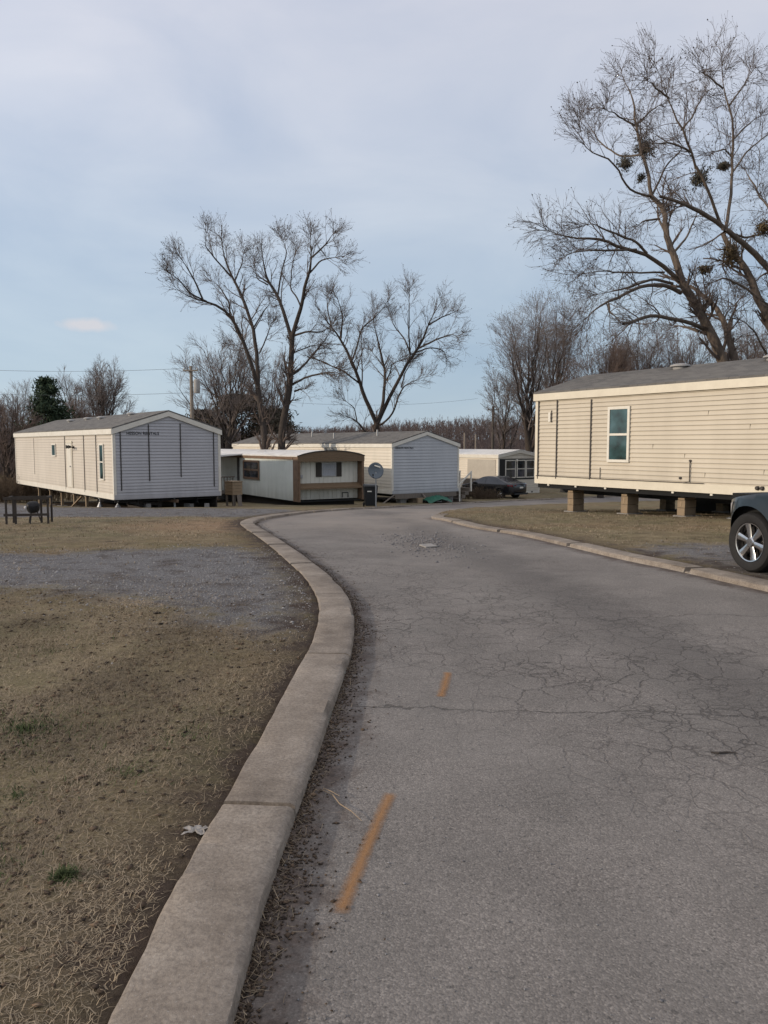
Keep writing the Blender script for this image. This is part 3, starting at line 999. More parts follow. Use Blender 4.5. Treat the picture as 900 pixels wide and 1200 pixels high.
# ------------------------------------------------------------------ mobile homes
class Home:
    """near gable at x=L, visible long wall at y=0"""

    def __init__(s, name, label, corner, z, ang, L, W, H, RISE, sid, trim, roofmat, course=.125, ov=.07, group='mobile homes around the bend', gmat=None):
        s.gmat = gmat
        a = R(ang)
        s.D = Vector((math.cos(a), math.sin(a), 0)); s.N = Vector((-math.sin(a), math.cos(a), 0))
        o = Vector((corner[0], corner[1], z)) - s.D * L
        s.o = o; s.L = L; s.W = W; s.H = H; s.Rr = RISE
        s.root = empty(name, o, a, label, 'mobile home', group)
        s.sid = sid; s.trim = trim
        if sid: s.walls(course)
        if roofmat: s.roof(roofmat, ov)

    def side(s, px, py):
        """photo pixel -> (s,z) on the visible long wall"""
        u = (px - 450) / 920
        w = (600 - py) / 920
        d = Vector((u, math.cos(PITCH) + w * math.sin(PITCH), -math.sin(PITCH) + w * math.cos(PITCH)))
        n = s.N
        t = (s.o - Vector((0, 0, CAMZ))).dot(n) / d.dot(n)
        p = Vector((0, 0, CAMZ)) + d * t - s.o
        return p.dot(s.D), p.z

    def gable(s, px, py):
        u = (px - 450) / 920
        w = (600 - py) / 920
        d = Vector((u, math.cos(PITCH) + w * math.sin(PITCH), -math.sin(PITCH) + w * math.cos(PITCH)))
        q = s.o + s.D * s.L
        t = (q - Vector((0, 0, CAMZ))).dot(s.D) / d.dot(s.D)
        p = Vector((0, 0, CAMZ)) + d * t - q
        return p.dot(s.N), p.z

    def walls(s, course):
        mb = MB(); L, W, H, RI = s.L, s.W, s.H, s.Rr
        out, inn = .027, .003

        def strip(a0, b0, a1, b1, z0, z1, n):
            # a=bottom ends, b=top ends (xy), n outward
            n = Vector(n)
            A0 = Vector((*a0, z0)) + n * out; B0 = Vector((*b0, z0)) + n * out
            A1 = Vector((*a1, z1)) + n * inn; B1 = Vector((*b1, z1)) + n * inn
            A00 = Vector((*a0, z0)) + n * inn; B00 = Vector((*b0, z0)) + n * inn
            cur[0].add([A0, B0, B1, A1, A00, B00], [(0, 1, 2, 3), (4, 5, 1, 0)])
        gb = MB(); cur = [mb]
        nc = int(round(H / course)); c = H / nc
        for i in range(nc):
            z0, z1 = i * c, (i + 1) * c
            strip((0, 0), (L, 0), (0, 0), (L, 0), z0, z1, (0, -1, 0))
            strip((L, W), (0, W), (L, W), (0, W), z0, z1, (0, 1, 0))
        ng = int(math.ceil((H + RI) / c))
        for i in range(ng):
            z0, z1 = i * c, min((i + 1) * c, H + RI)
            e = lambda z: max(0.0, (z - H) / RI * W / 2)
            y0, y1 = e(z0), e(z1)
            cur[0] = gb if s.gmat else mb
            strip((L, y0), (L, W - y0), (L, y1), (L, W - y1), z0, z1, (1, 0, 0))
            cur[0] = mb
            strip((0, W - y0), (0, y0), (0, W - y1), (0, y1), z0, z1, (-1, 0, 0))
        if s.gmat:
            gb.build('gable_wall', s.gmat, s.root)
        mb.build('wall', s.sid, s.root)
        b = .075; p = .034
        for (x, y, sx, sy) in ((0, 0, -1, -1), (L, 0, 1, -1), (0, W, -1, 1), (L, W, 1, 1)):
            t = MB()
            t.box(min(x + sx * p, x - sx * b), min(y + sy * p, y - sy * .001), .002, max(x + sx * p, x - sx * b), max(y + sy * p, y - sy * .001), H - .002)
            t.box(min(x + sx * (p + .002), x), min(y - sy * b, y - sy * .002), .004, max(x + sx * (p + .002), x), max(y - sy * b, y - sy * .002), H - .01)
            t.build('corner_trim', s.trim, s.root)
        h = .19; p = .04
        for q in ((-.02, -p, -.03, L + .02, .0, h), (-.02, W, -.03, L + .02, W + p, h), (L, .001, -.03, L + p, W - .001, h * .8), (-p, .001, -.03, 0, W - .001, h * .8)):
            MB().box(*q).build('bottom_trim', s.gmat if (s.gmat and q[0] == L) else s.trim, s.root)

    def roof(s, mat, ov):
        L, W, H, RI = s.L, s.W, s.H, s.Rr
        sl = RI / (W / 2); th = .05
        r = MB()
        zo = H - ov * sl + .03; zr = H + RI + .03
        r.prism([(-ov, zo), (W / 2, zr), (W + ov, zo), (W + ov, zo + th), (W / 2, zr + th), (-ov, zo + th)], -.10, L + .10)
        r.build('roof', mat, s.root)
        MB().box(-.08, -ov - .02, H - .20, L + .08, -.024, zo - .004).build('eave_fascia', s.trim, s.root)
        MB().box(-.08, W + .024, H - .20, L + .08, W + ov + .02, zo - .004).build('eave_fascia', s.trim, s.root)
        for x0, x1 in ((L + .026, L + .095), (-.095, -.026)):
            for sy in (0, 1):
                q = lambda y, z: (y if sy == 0 else W - y, z)
                pl = [q(-ov + .002, zo - .21), q(W / 2, zr - .19), q(W / 2, zr - .004), q(-ov + .002, zo - .004)]
                MB().prism(pl, x0, x1).build('rake_fascia', s.trim, s.root)

    def belly(s, depth=.28, inset=.12):
        L, W = s.L, s.W
        MB().box(.05, .04, -.07, L - .05, W - .04, -.032).build('underbelly', M['underbelly'], s.root)
        k = MB()
        for y in (W * .22, W * .78):
            k.box(.1, y - .05, -depth, L - .1, y + .05, -depth + .02); k.box(.1, y - .05, -.1, L - .1, y + .05, -.075)
            k.box(.1, y - .008, -depth + .021, L - .1, y + .008, -.101)
        n = int(L / 2.4)
        for i in range(n + 1):
            x = .3 + i * (L - .6) / n
            k.box(x - .03, .1, -.16, x + .03, W - .1, -.102)
        k.build('chassis', M['dark_steel'], s.root)

    def seam(s, on, u, z0, z1, w=.045):
        mb = MB()
        if on == 'side':
            mb.box(u - w / 2, -.042, z0, u + w / 2, -.029, z1)
        else:
            mb.box(s.L + .029, u - w / 2, z0, s.L + .042, u + w / 2, z1)
        return mb.build('seam_strip', M['dark_strip'], s.root)

    def window(s, on, u0, z0, u1, z1, fr=.07, glass='glass', split=True, frame=None):
        mb = MB(); gl = []
        d0, d1 = .022, .062

        def bx(m, a0, b0, a1, b1, e0, e1):
            if on == 'side': m.box(a0, -e1, b0, a1, -e0, b1)
            else: m.box(s.L + e0, a0, b0, s.L + e1, a1, b1)
        bx(mb, u0, z0, u0 + fr, z1, d0, d1); bx(mb, u1 - fr, z0, u1, z1, d0, d1)
        bx(mb, u0 + fr, z0, u1 - fr, z0 + fr, d0, d1 + .004); bx(mb, u0 + fr, z1 - fr, u1 - fr, z1, d0, d1)
        zm = (z0 + z1) / 2
        if split: bx(mb, u0 + fr, zm - fr * .4, u1 - fr, zm + fr * .4, d0, d1 - .004)
        w = mb.build('window', frame or s.trim, s.root)
        rngs = [(z0 + fr, zm - fr * .4), (zm + fr * .4, z1 - fr)] if split else [(z0 + fr, z1 - fr)]
        for a, b in rngs:
            m = MB(); bx(m, u0 + fr, a, u1 - fr, b, .024, .040); m.build('pane', M[glass], w)
        return w

    def text(s, txt, u0, u1, z, h):
        cu = bpy.data.curves.new('lettering', 'FONT'); cu.body = txt; cu.size = 1; cu.offset = .012
        to = bpy.data.objects.new('lettering', cu); col.objects.link(to)
        bpy.context.view_layer.update()
        me = bpy.data.meshes.new_from_object(to.evaluated_get(bpy.context.evaluated_depsgraph_get()))
        bpy.data.objects.remove(to)
        n = len(me.vertices); co = np.zeros(n * 3); me.vertices.foreach_get('co', co); co = co.reshape(-1, 3)
        sx = (u1 - u0) / (co[:, 0].max() - co[:, 0].min()); sy = h / (co[:, 1].max() - co[:, 1].min())
        c2 = np.stack([np.full(n, s.L + .031), u0 + (co[:, 0] - co[:, 0].min()) * sx, z + (co[:, 1] - co[:, 1].min()) * sy], 1)
        me.vertices.foreach_set('co', c2.ravel()); me.update()
        me.materials.clear(); me.materials.append(M['ink'])
        o = bpy.data.objects.new('lettering', me); col.objects.link(o); o.parent = s.root

    def vent(s, x, y, r=.17):
        zt = s.H + .08 + (s.Rr / (s.W / 2)) * min(y, s.W - y)
        MB().lathe([(r * .7, -.1), (r * .7, .03), (r, .03), (r * .98, .07), (r * .6, .11), (.02, .12)], 20, 'Z', (x, y, zt)).build('roof_vent', M['vent_grey'], s.root, smooth=True)

    def world(s, x, y, z=0):
        return s.o + s.D * x + s.N * y + Vector((0, 0, z))


# left home -------------------------------------------------------------
p = at(134.5, 585, 30.5)
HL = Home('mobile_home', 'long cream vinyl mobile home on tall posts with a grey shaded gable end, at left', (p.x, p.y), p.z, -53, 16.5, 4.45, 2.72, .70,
          M['siding_cream'], M['trim_white'], M['shingles'], course=2.72 / 22, gmat=M['gable_grey_shade'])
HL.belly()
for px, z0 in ((77.2, .1), (99.4, .1), (113.7, .1)):
    u, z = HL.side(px, 540); HL.seam('side', u, z0, 2.5, .05)
u, _ = HL.side(41, 540); HL.seam('side', u, .6, 2.45, .012)
for u, z0, z1 in ((.27, .32, 2.62), (1.40, .67, 2.92), (2.72, .80, 2.98), (4.17, .36, 2.66)):
    HL.seam('gable', u, z0, z1, .04)
u0, z0 = HL.gable(148, 508); u1, _ = HL.gable(186, 508)
um = u0 + (u1 - u0) * .45
HL.text('HESSON', u0, um, 2.50, .125); HL.text('RENTALS', um + .07, u1, 2.50, .125)
a, zt = HL.side(117.2, 520); b, zb = HL.side(123.4, 563); HL.window('side', a, zb, b, zt, .06)
a, zt = HL.side(61.5, 520); b, zb = HL.side(66.5, 535); HL.window('side', a, zb, b, zt, .06, split=False)
a, zt = HL.side(79.5, 519); b, zb = HL.side(86.3, 571)
d = MB().box(a, -.06, .22, b, -.02, 2.18)
d.box(a + .06, -.066, 1.25, b - .06, -.061, 2.05); d.box(a + .06, -.066, .35, b - .06, -.061, 1.1)
dr = d.build('door', M['trim_white'], HL.root)
MB().lathe([(.03, 0), (.035, -.03), (.028, -.06), (.005, -.07)], 12, 'Y', (b - .12, -.05, 1.15)).build('handle', M['galv'], dr, smooth=True)
MB().box(a - .09, -.05, .2, a - .002, -.021, 2.28).box(b + .002, -.05, .2, b + .09, -.021, 2.28).box(a - .09, -.054, 2.19, b + .09, -.021, 2.28).build('door_frame', M['trim_cream'], HL.root)
pl = MB().lathe([(.05, 0), (.05, -.05), (.03, -.08)], 12, 'Y', (b + .36, -.02, 2.0)).tube([(b + .36, -.1, 2.0), (b + .2, -.22, 2.02)], .02, 8).tube([(b + .36, -.1, 2.0), (b + .52, -.22, 2.02)], .02, 8)
pl.lathe([(.04, 0), (.08, -.12)], 12, 'Y', (b + .2, -.2, 2.02)).lathe([(.04, 0), (.08, -.12)], 12, 'Y', (b + .52, -.2, 2.02))
pl.build('porch_light', M['dark_steel'], HL.root, smooth=True)
for x, y in ((5.2, 1.55), (7.6, 1.7), (9.8, 1.65), (13.2, 1.9)): HL.vent(x, y, .2)

MB().box(.1, HL.W - .14, -1.35, HL.L - .1, HL.W - .10, -.071).build('shade_backing', M['wood_dark'], HL.root)  # added panel, not a known part; darkens the gap under the home
# posts beneath its long side
posts = []
px_posts = [41, 54, 67, 81.5, 95.5, 110.5, 131]
lab = ['farthest slim post under the cream left home, near its far end', 'second post from the far end under the cream left home', 'third post from the far end under the cream left home',
       'post under the door of the cream left home, foot of a diagonal brace', 'post right of the diagonal brace under the cream left home', 'post under the tall window of the cream left home', 'steel jack stand under the near corner of the cream left home']
for i, px in enumerate(px_posts):
    u, _ = HL.side(px, 575)
    w = HL.world(u, .22)
    gz = float(g(w.y)) + KH - .02
    h = HL.o.z - .10 - gz
    if i == 6 or i == 5:
        pr = empty('jack_stand', (w.x, w.y, gz), HL.root.rotation_euler.z, lab[i], 'support post', 'posts under the left home')
        MB().lathe([(.15, 0), (.15, .02), (.045, h * .55), (.04, h * .6)], 8, 'Z').build('base', M['galv'], pr)
        MB().tube([(0, 0, h * .58), (0, 0, h - .03)], .022, 10).lathe([(.07, h - .03), (.07, h)], 8, 'Z').build('screw', M['galv'], pr)
    else:
        pr = empty('support_post', (w.x, w.y, gz), HL.root.rotation_euler.z, lab[i], 'support post', 'posts under the left home')
        MB().box(-.055, -.055, .05, .055, .055, h - .041).build('post', M['wood_tan'], pr, bevel=.006)
        MB().box(-.2, -.2, 0, .2, .2, .048).build('footing', M['stone'], pr)
        MB().box(-.16, -.08, h - .04, .16, .08, h).build('cap', M['wood_grey'], pr)
ua, _ = HL.side(83, 575); ub, _ = HL.side(94.5, 575)
wa = HL.world(ua, .05); wb = HL.world(ub, .05)
br = MB().bar((wa.x, wa.y, float(g(wa.y)) + KH + .03), (wb.x, wb.y, HL.o.z - .12), .09, .04)
tag(br.build('diagonal_brace', M['wood_tan'], None), 'pale diagonal timber brace between two posts under the cream home', 'brace')
# things stored under the gable end: cribbing, axle and wheel
w = HL.world(HL.L - .9, 1.5)
gz = float(g(w.y)) + KH
rc = empty('timber_crib', (w.x, w.y, gz), HL.root.rotation_euler.z + .1, 'low dark timber crib under the grey gable end of the left home', 'crib')
for k in range(3):
    m = MB()
    for j in (-.4, .4):
        if k % 2: m.box(j - .07, -.55, k * .13, j + .07, .55, k * .13 + .128)
        else: m.box(-.55, j - .07, k * .13, .55, j + .07, k * .13 + .128)
    m.build('timber', M['wood_dark'], rc)
w = HL.world(HL.L - .35, 2.55)
hb = empty('hitch_frame', (w.x, w.y, float(g(w.y)) + KH), HL.root.rotation_euler.z, 'rusty tow hitch and jack standing under the middle of the left gable', 'tow hitch')
MB().bar((-1.3, -.7, .34), (.35, 0, .3), .09, .12).bar((-1.3, .7, .34), (.35, 0, .3), .09, .12).build('tongue', M['brown_trim'], hb)
MB().tube([(.05, 0, .02), (.05, 0, .48)], .045, 10).lathe([(.12, .0), (.12, .02)], 12, 'Z', (.05, 0, 0)).bar((.05, -.14, .47), (.05, .14, .47), .03).build('jack', M['galv'], hb)
for dx, dy, rz, lb in ((-.2, .65, .3, 'dark concrete block lying right of the tow hitch under the left home'), (.25, 1.25, -.4, 'low concrete block on the gravel right of the left gable'), (-.1, -1.2, .1, 'dark concrete block lying left of the tow hitch under the left home')):
    w = HL.world(HL.L - .3 + dx, 2.6 + dy)
    b = MB()
    b.box(-.2, -.1, 0, .2, -.06, .19).box(-.2, .06, 0, .2, .1, .19)
    for x in (-.2, -.02, .16): b.box(x, -.059, 0, x + .04, .059, .19)
    o = b.build('concrete_block', M['stone'], bevel=.004); o.location = (w.x, w.y, float(g(w.y)) + KH - .01); o.rotation_euler.z = HL.root.rotation_euler.z + rz
    tag(o, lb, 'concrete block', 'loose blocks by the left home')

# middle home -----------------------------------------------------------
p = at(459.5, 578.5, 43)
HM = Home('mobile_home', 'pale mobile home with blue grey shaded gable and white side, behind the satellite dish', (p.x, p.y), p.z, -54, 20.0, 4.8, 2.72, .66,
          M['siding_white'], M['trim_white'], M['shingles'], course=.17, gmat=M['gable_blue_shade'])
HM.belly()
u0, _ = HM.gable(463, 523); u1, _ = HM.gable(484, 523)
um = u0 + (u1 - u0) * .45
HM.text('HESSON', u0, um, 2.44, .12); HM.text('RENTALS', um + .07, u1, 2.44, .12)
for x, y in ((4, 1.3), (9, 1.5), (12.5, 1.0), (16.5, 1.5)):
    zt = HM.H + .08 + (HM.Rr / 2.4) * y
    MB().tube([(x, y, zt - .1), (x, y, zt + .35)], .05, 10).build('vent_pipe', M['galv'], HM.root, smooth=True)
for x in (13.2, 14.0):
    MB().tube([(x, -.05, 2.25), (x, -.05, 2.45), (x, -.16, 2.5)], .05, 8).build('wall_vent', M['galv'], HM.root, smooth=True)
a, zt = HM.side(292, 540); HM.window('side', 5.2, .9, 6.2, 2.1, .07)
# grey boards along the bottom of its gable, leaning planks, tarp
w0 = HM.world(HM.L + .06, .15); w1 = HM.world(HM.L + .06, 4.6)
gz = lambda w: float(g(w.y)) + KH
mb = MB().bar((w0.x, w0.y, HM.o.z - .17), (w1.x, w1.y, HM.o.z - .17), .04, .26)
tag(mb.build('skirting_board', M['wood_grey']), 'long grey skirting board below the blue grey shaded gable of the pale home', 'board')
for k, (u, lean, ll, lb) in enumerate(((.1, -.75, .9, 'grey plank leaning outward at the left corner of the pale home'), (2.05, .35, .62, 'short pale plank leaning under the middle of the pale home'))):
    w = HM.world(HM.L + .25, u); t = HM.world(HM.L + .08, u + .0)
    a_ = Vector((w.x + lean, w.y - .35, gz(w))); b_ = Vector((t.x, t.y, HM.o.z - .06))
    tag(MB().bar(a_, b_, .12, .03).build('leaning_plank', M['wood_grey']), lb, 'plank')
for i, u in enumerate((.9, 1.75, 3.5, 4.35)):
    w = HM.world(HM.L - .35, u)
    pr = empty('block_pier', (w.x, w.y, gz(w) - .05), HM.root.rotation_euler.z, ['block pier under the left part of the pale gable', 'block pier beside the short pale plank under the pale gable', 'block pier right of the green tarp', 'block pier under the right corner of the pale gable'][i], 'pier', 'block piers under the pale home')
    h = HM.o.z - .08 - gz(w)
    n = 3
    for k in range(n):
        MB().box(-.2, -.2, k * h / n, .2, .2, (k + 1) * h / n - .006).build('block', M['block'] if i == 1 else M['stone'], pr)
w = HM.world(HM.L + .45, 2.75)
mb = MB(); nn = 13; rr = random.Random(4)
vs = []
for j in range(nn):
    for i in range(nn):
        u = i / (nn - 1) * 2 - 1; v = j / (nn - 1) * 2 - 1
        q = max(0, 1 - (u * u + v * v) * .62)
        vs.append((u * .85, v * .5, .36 * q ** .8 + abs(rr.gauss(0, .035)) + .01))
mb.add(vs, [(j * nn + i, j * nn + i + 1, (j + 1) * nn + i + 1, (j + 1) * nn + i) for j in range(nn - 1) for i in range(nn - 1)])
o = mb.build('tarp', M['tarp_green'], smooth=True); o.location = (w.x, w.y, gz(w)); o.rotation_euler.z = HM.root.rotation_euler.z + math.pi / 2
tag(o, 'crumpled green tarp heaped under the gable of the pale home', 'tarp')
w = HM.world(HM.L + .35, 1.65)
o = MB().obox((0, 0, .13), (.28, .22, .26), (0, 0, .3)).obox((0, 0, .265), (.3, .24, .02), (0, 0, .3)).build('crate', M['wood_tan'], bevel=.006); o.location = (w.x, w.y, gz(w))
tag(o, 'small tan box on the ground beside the green tarp', 'box')
# front steps rail on the far right side of this home
w = HM.world(HM.L - .6, HM.W + .9)
st = empty('porch_steps', (w.x, w.y, gz(w)), HM.root.rotation_euler.z, 'pale timber steps with a sloping handrail right of the pale gable', 'steps')
for k in range(4):
    MB().box(-.5, -.75 + k * .26, k * .2, .5, -.75 + (k + 1) * .26, k * .2 + .2).build('step', M['wood_grey'], st)
m = MB()
for x in (-.5, .5):
    m.bar((x, -.7, .0), (x, -.7, 1.0), .07).bar((x, .2, .6), (x, .2, 1.75), .07).bar((x, -.75, 1.0), (x, .25, 1.78), .05, .09)
m.build('handrail', M['trim_white'], st)

# old brown trimmed trailer ---------------------------------------------
p = at(350, 588, 38)
HO = Home('mobile_home', 'old low trailer with brown trim, arched front and shuttered window', (p.x, p.y), p.z, -58, 16.0, 3.66, 2.2, .22, None, M['brown_trim'], None)
L, W, H = HO.L, HO.W, HO.H
# ribbed metal wall (long sides and rear)
mb = MB()
n = int((L - .55) / .2)
prof = []
for i in range(n):
    x0 = i * (L - .55) / n
    w_ = (L - .55) / n
    prof += [(x0, 0), (x0 + w_ * .82, 0), (x0 + w_ * .86, .012), (x0 + w_ * .96, .012)]
prof.append((L - .55, 0))
for yb, sg in ((0, 1), (W, -1)):
    vs = [(x, yb + sg * d, 0.0) for x, d in prof] + [(x, yb + sg * d, H) for x, d in prof]
    k = len(prof)
    mb.add(vs, [(i, i + 1, k + i + 1, k + i) for i in range(k - 1)])
mb.box(0, .02, 0, .03, W - .02, H)
mb.build('wall', M['old_panel'], HO.root)
# recessed front wall
fr = MB()
nf = 14
for i in range(nf):
    y0 = .12 + i * (W - .24) / nf; y1 = y0 + (W - .24) / nf
    fr.box(L - .46, y0, .05, L - .40, y1 - .012, H - .02)
fr.box(L - .47, .12, .05, L - .455, W - .12, H - .02)
fr.build('front_wall', M['old_front'], HO.root)
# side brown frame wings, belt and roof cap
b = MB()
b.box(L - .55, -.03, -.02, L + .0, .0, H + .02); b.box(L - .55, W, -.02, L, W + .03, H + .02)
b.box(L - .5, .0, -.02, L + .02, .10, H - .05); b.box(L - .5, W - .10, -.02, L + .02, W, H - .05)
b.box(-.02, -.05, H - .17, L - .552, -.012, H + .01)
b.build('corner_trim', M['brown_trim'], HO.root)
be = MB()
be.prism([(.101, .58), (W - .101, .58), (W - .101, .64), (.101, .64)], L - .40, L + .02)
be.add([(L - .39, .101, .86), (L - .39, W - .101, .86), (L + .01, W - .101, .66), (L + .01, .101, .66), (L - .39, .101, .64), (L - .39, W - .101, .64), (L + .01, W - .101, .64), (L + .01, .101, .64)],
       [(0, 1, 2, 3), (4, 7, 6, 5), (0, 3, 7, 4), (1, 5, 6, 2), (3, 2, 6, 7), (0, 4, 5, 1)])
be.build('window_ledge', M['brown_panel'], HO.root)
arc = [(-.06 + (W + .12) * t, H + .02 + .26 * (1 - (2 * t - 1) ** 2) ** .85) for t in np.linspace(0, 1, 13)]
r = MB().prism(arc + [(y, z - .05) for y, z in reversed(arc)], -.06, L - .02)
r.build('roof', M['roof_white'], HO.root)
arc2 = [(-.05 + (W + .10) * t, H + .005 + .26 * (1 - (2 * t - 1) ** 2) ** .85) for t in np.linspace(0, 1, 13)]
cap = MB()
for k in range(3):   # lapped boards under the arch
    cap.prism([(-.04, H - .26 + k * .1), (W + .04, H - .26 + k * .1), (W + .04, H - .17 + k * .1), (-.04, H - .17 + k * .1)], L - .02, L + .03)
cap.prism([(-.05, H + .04)] + arc2 + [(W + .05, H + .04)], L - .018, L + .026)
cap.build('front_fascia', M['brown_panel'], HO.root)
ed = MB().prism([(y, z + .03) for y, z in arc2] + [(y, z - .02) for y, z in reversed(arc2)], L + .028, L + .06)
ed.build('roof_edge', M['dark_strip'], HO.root)


def owin(u0, z0, u1, z1):
    mb = MB(); x = L - .40
    f = .06
    mb.box(x, u0, z0, x + .05, u0 + f, z1); mb.box(x, u1 - f, z0, x + .05, u1, z1)
    mb.box(x, u0 + f, z0, x + .05, u1 - f, z0 + f); mb.box(x, u0 + f, z1 - f, x + .05, u1 - f, z1)
    zm = (z0 + z1) / 2 + .02; mb.box(x, u0 + f, zm - .03, x + .046, u1 - f, zm + .03)
    w = mb.build('window', M['galv'], HO.root)
    for a, c in ((z0 + f, zm - .03), (zm + .03, z1 - f)):
        MB().box(x + .003, u0 + f, a, x + .02, u1 - f, c).build('pane', M['curtain'], w)
    for a, c in ((u0 - .32, u0 - .02), (u1 + .02, u1 + .32)):
        m = MB().box(x, a, z0 - .02, x + .03, c, z1 + .02)
        for q in range(11): m.box(x + .031, a + .04, z0 + .04 + q * (z1 - z0 - .1) / 11, x + .04, c - .04, z0 + .08 + q * (z1 - z0 - .1) / 11)
        m.build('shutter', M['shutter'], HO.root)


u0, zt = HO.gable(380, 540); u1, zb = HO.gable(396, 557)
owin(u0 + .05, 1.18, u1 + .1, 1.86)
m = MB().tube([(L - .36, 2.62, .1), (L - .36, 2.62, .34), (L - .36, 2.95, .34), (L - .36, 2.95, .1)], .025, 6)
m.build('pipe_loop', M['dark_steel'], HO.root, smooth=True)
m = MB().box(L - .39, .28, 1.12, L - .34, .40, 1.28); m.build('meter_box', M['galv'], HO.root)
# side window with brown frame
a, zt = HO.side(285.5, 537); b_, zb = HO.side(304.5, 563)
HO.window('side', a, .88, b_, 1.92, .11, 'glass_house', True, M['brown_trim'])
MB().box((a + b_) / 2 - .03, -.058, .99, (a + b_) / 2 + .03, -.035, 1.81).build('mullion', M['dark_strip'], HO.root)
MB().box(a - .9, -.05, .05, a - .62, -.02, 2.05).build('drain_pipe', M['dark_strip'], HO.root)
MB().box(.05, .05, -.06, L - .1, W - .05, -.005).build('underbelly', M['underbelly'], HO.root)
sk = MB()
for i in range(16):
    sk.box(i * (L - .5) / 16, .28, -.55, (i + 1) * (L - .5) / 16 - .012, .31, -.062)
sk.box(L - .5, .3, -.5, L - .46, W - .3, -.062)
sk.build('skirting', M['wood_dark'], HO.root)
m = MB().tube([(6.0, 2.4, H + .15), (6.0, 2.4, H + .75)], .11, 12).lathe([(.19, H + .75), (.19, H + .82), (.02, H + .9)], 12, 'Z', (6.0, 2.4, 0))
m.build('chimney', M['galv'], HO.root, smooth=True)
# deck with roof beside the old trailer
dk = empty('porch_deck', HO.world(0, 0), HO.root.rotation_euler.z, 'covered porch deck with railing between the left home and the old trailer', 'porch')
xa, _ = HO.side(282, 560)
x0, x1 = xa - 4.2, xa - .1
m = MB()
for i in range(16):
    m.box(x0 + i * (x1 - x0) / 16, -2.1, .02, x0 + (i + 1) * (x1 - x0) / 16 - .01, -.03, .06)
m.build('deck_floor', M['wood_grey'], dk)
for x in (x0 + .05, (x0 + x1) / 2, x1 - .05):
    MB().box(x - .05, -2.1, -.75, x + .05, -2.0, 2.05).build('post', M['wood_dark'], dk)
m = MB().box(x0, -2.11, .92, x1, -2.02, .99).box(x0, -2.09, .18, x1, -2.04, .24)
n = 26
for i in range(n):
    x = x0 + .08 + i * (x1 - x0 - .16) / (n - 1); m.box(x - .02, -2.085, .241, x + .02, -2.045, .919)
m.box(x1 - .09, -2.0, .92, x1 - .01, -.3, .99)
for i in range(10): m.box(x1 - .07, -1.95 + i * .17, .06, x1 - .03, -1.91 + i * .17, .919)
m.build('railing', M['wood_grey'], dk)
m = MB().prism([(-2.35, 2.02), (-.02, 2.2), (-.02, 2.26), (-2.35, 2.14)], x0 - .3, x1 + .5)
m.build('porch_roof', M['roof_white'], dk)
# wooden bin and leaning boards by the porch
w = at(274, 583, 37)
bx = empty('wooden_bin', (w.x, w.y, float(g(37)) + KH), R(-50), 'tan wooden box on legs standing at the porch corner', 'wooden box')
h = .55
m = MB()
for k in range(4):
    m.box(-.32, -.26, h + k * .15, .32, -.22, h + k * .15 + .14); m.box(-.32, .22, h + k * .15, .32, .26, h + k * .15 + .14)
    m.box(-.36, -.26, h + k * .15, -.325, .26, h + k * .15 + .14); m.box(.325, -.26, h + k * .15, .36, .26, h + k * .15 + .14)
m.box(-.38, -.28, h + .605, .38, .28, h + .64)
m.build('box', M['wood_tan'], bx)
for sx in (-.29, .29):
    for sy in (-.2, .2):
        MB().box(sx - .04, sy - .04, 0, sx + .04, sy + .04, h - .002).build('leg', M['wood_grey'], bx)
w = at(283, 590, 36.6)
tag(MB().bar((w.x - .05, w.y, float(g(36.6)) + KH), (w.x - .28, w.y + .35, float(g(36.6)) + 1.1), .2, .03).build('leaning_board', M['wood_grey']), 'grey board leaning against the tan wooden box', 'board')

# right home ------------------------------------------------------------
pa = at(628, 565, 24.6)
Lr = 16.5
angr = -57.5
Dr = Vector((math.cos(R(angr)), math.sin(R(angr))))
HR = Home('mobile_home', 'tan vinyl mobile home raised on block piers, filling the right side', (pa.x + Dr.x * Lr, pa.y + Dr.y * Lr), pa.z, angr, Lr, 4.4, 2.72, .62,
          M['siding_tan'], M['trim_cream'], M['shingles'], course=.118)
HR.belly(.34)
MB().box(.06, .035, -.16, Lr - .06, .075, -.033).build('rim_beam', M['underbelly'], HR.root)
for i in range(14):
    x = .55 + i * 1.13
    MB().box(x - .035, -.01, -.085, x + .035, .03, -.032).build('belly_clip', M['trim_white'], HR.root)
for px, zt, zb in ((632.5, 466, 561), (654, 469, 561), (694, 468, 562)):
    u, zz = HR.side(px, zt); _, z0 = HR.side(px, zb); HR.seam('side', u, max(z0, .1), min(zz, 2.5), .042)
a, zt = HR.side(714, 477); b_, zb = HR.side(738, 542)
HR.window('side', a, zb, b_, zt, .075, frame=M['trim_white'])
u, z0 = HR.side(646, 483); _, z1 = HR.side(646, 495)
MB().box(u - .09, -.04, z1 + .02, u - .0, -.019, z0 - .01).build('outlet_cover', M['trim_white'], HR.root)
MB().box(u + .035, -.042, z1, u + .06, -.029, z0 + .05).build('seam_strip', M['dark_strip'], HR.root)
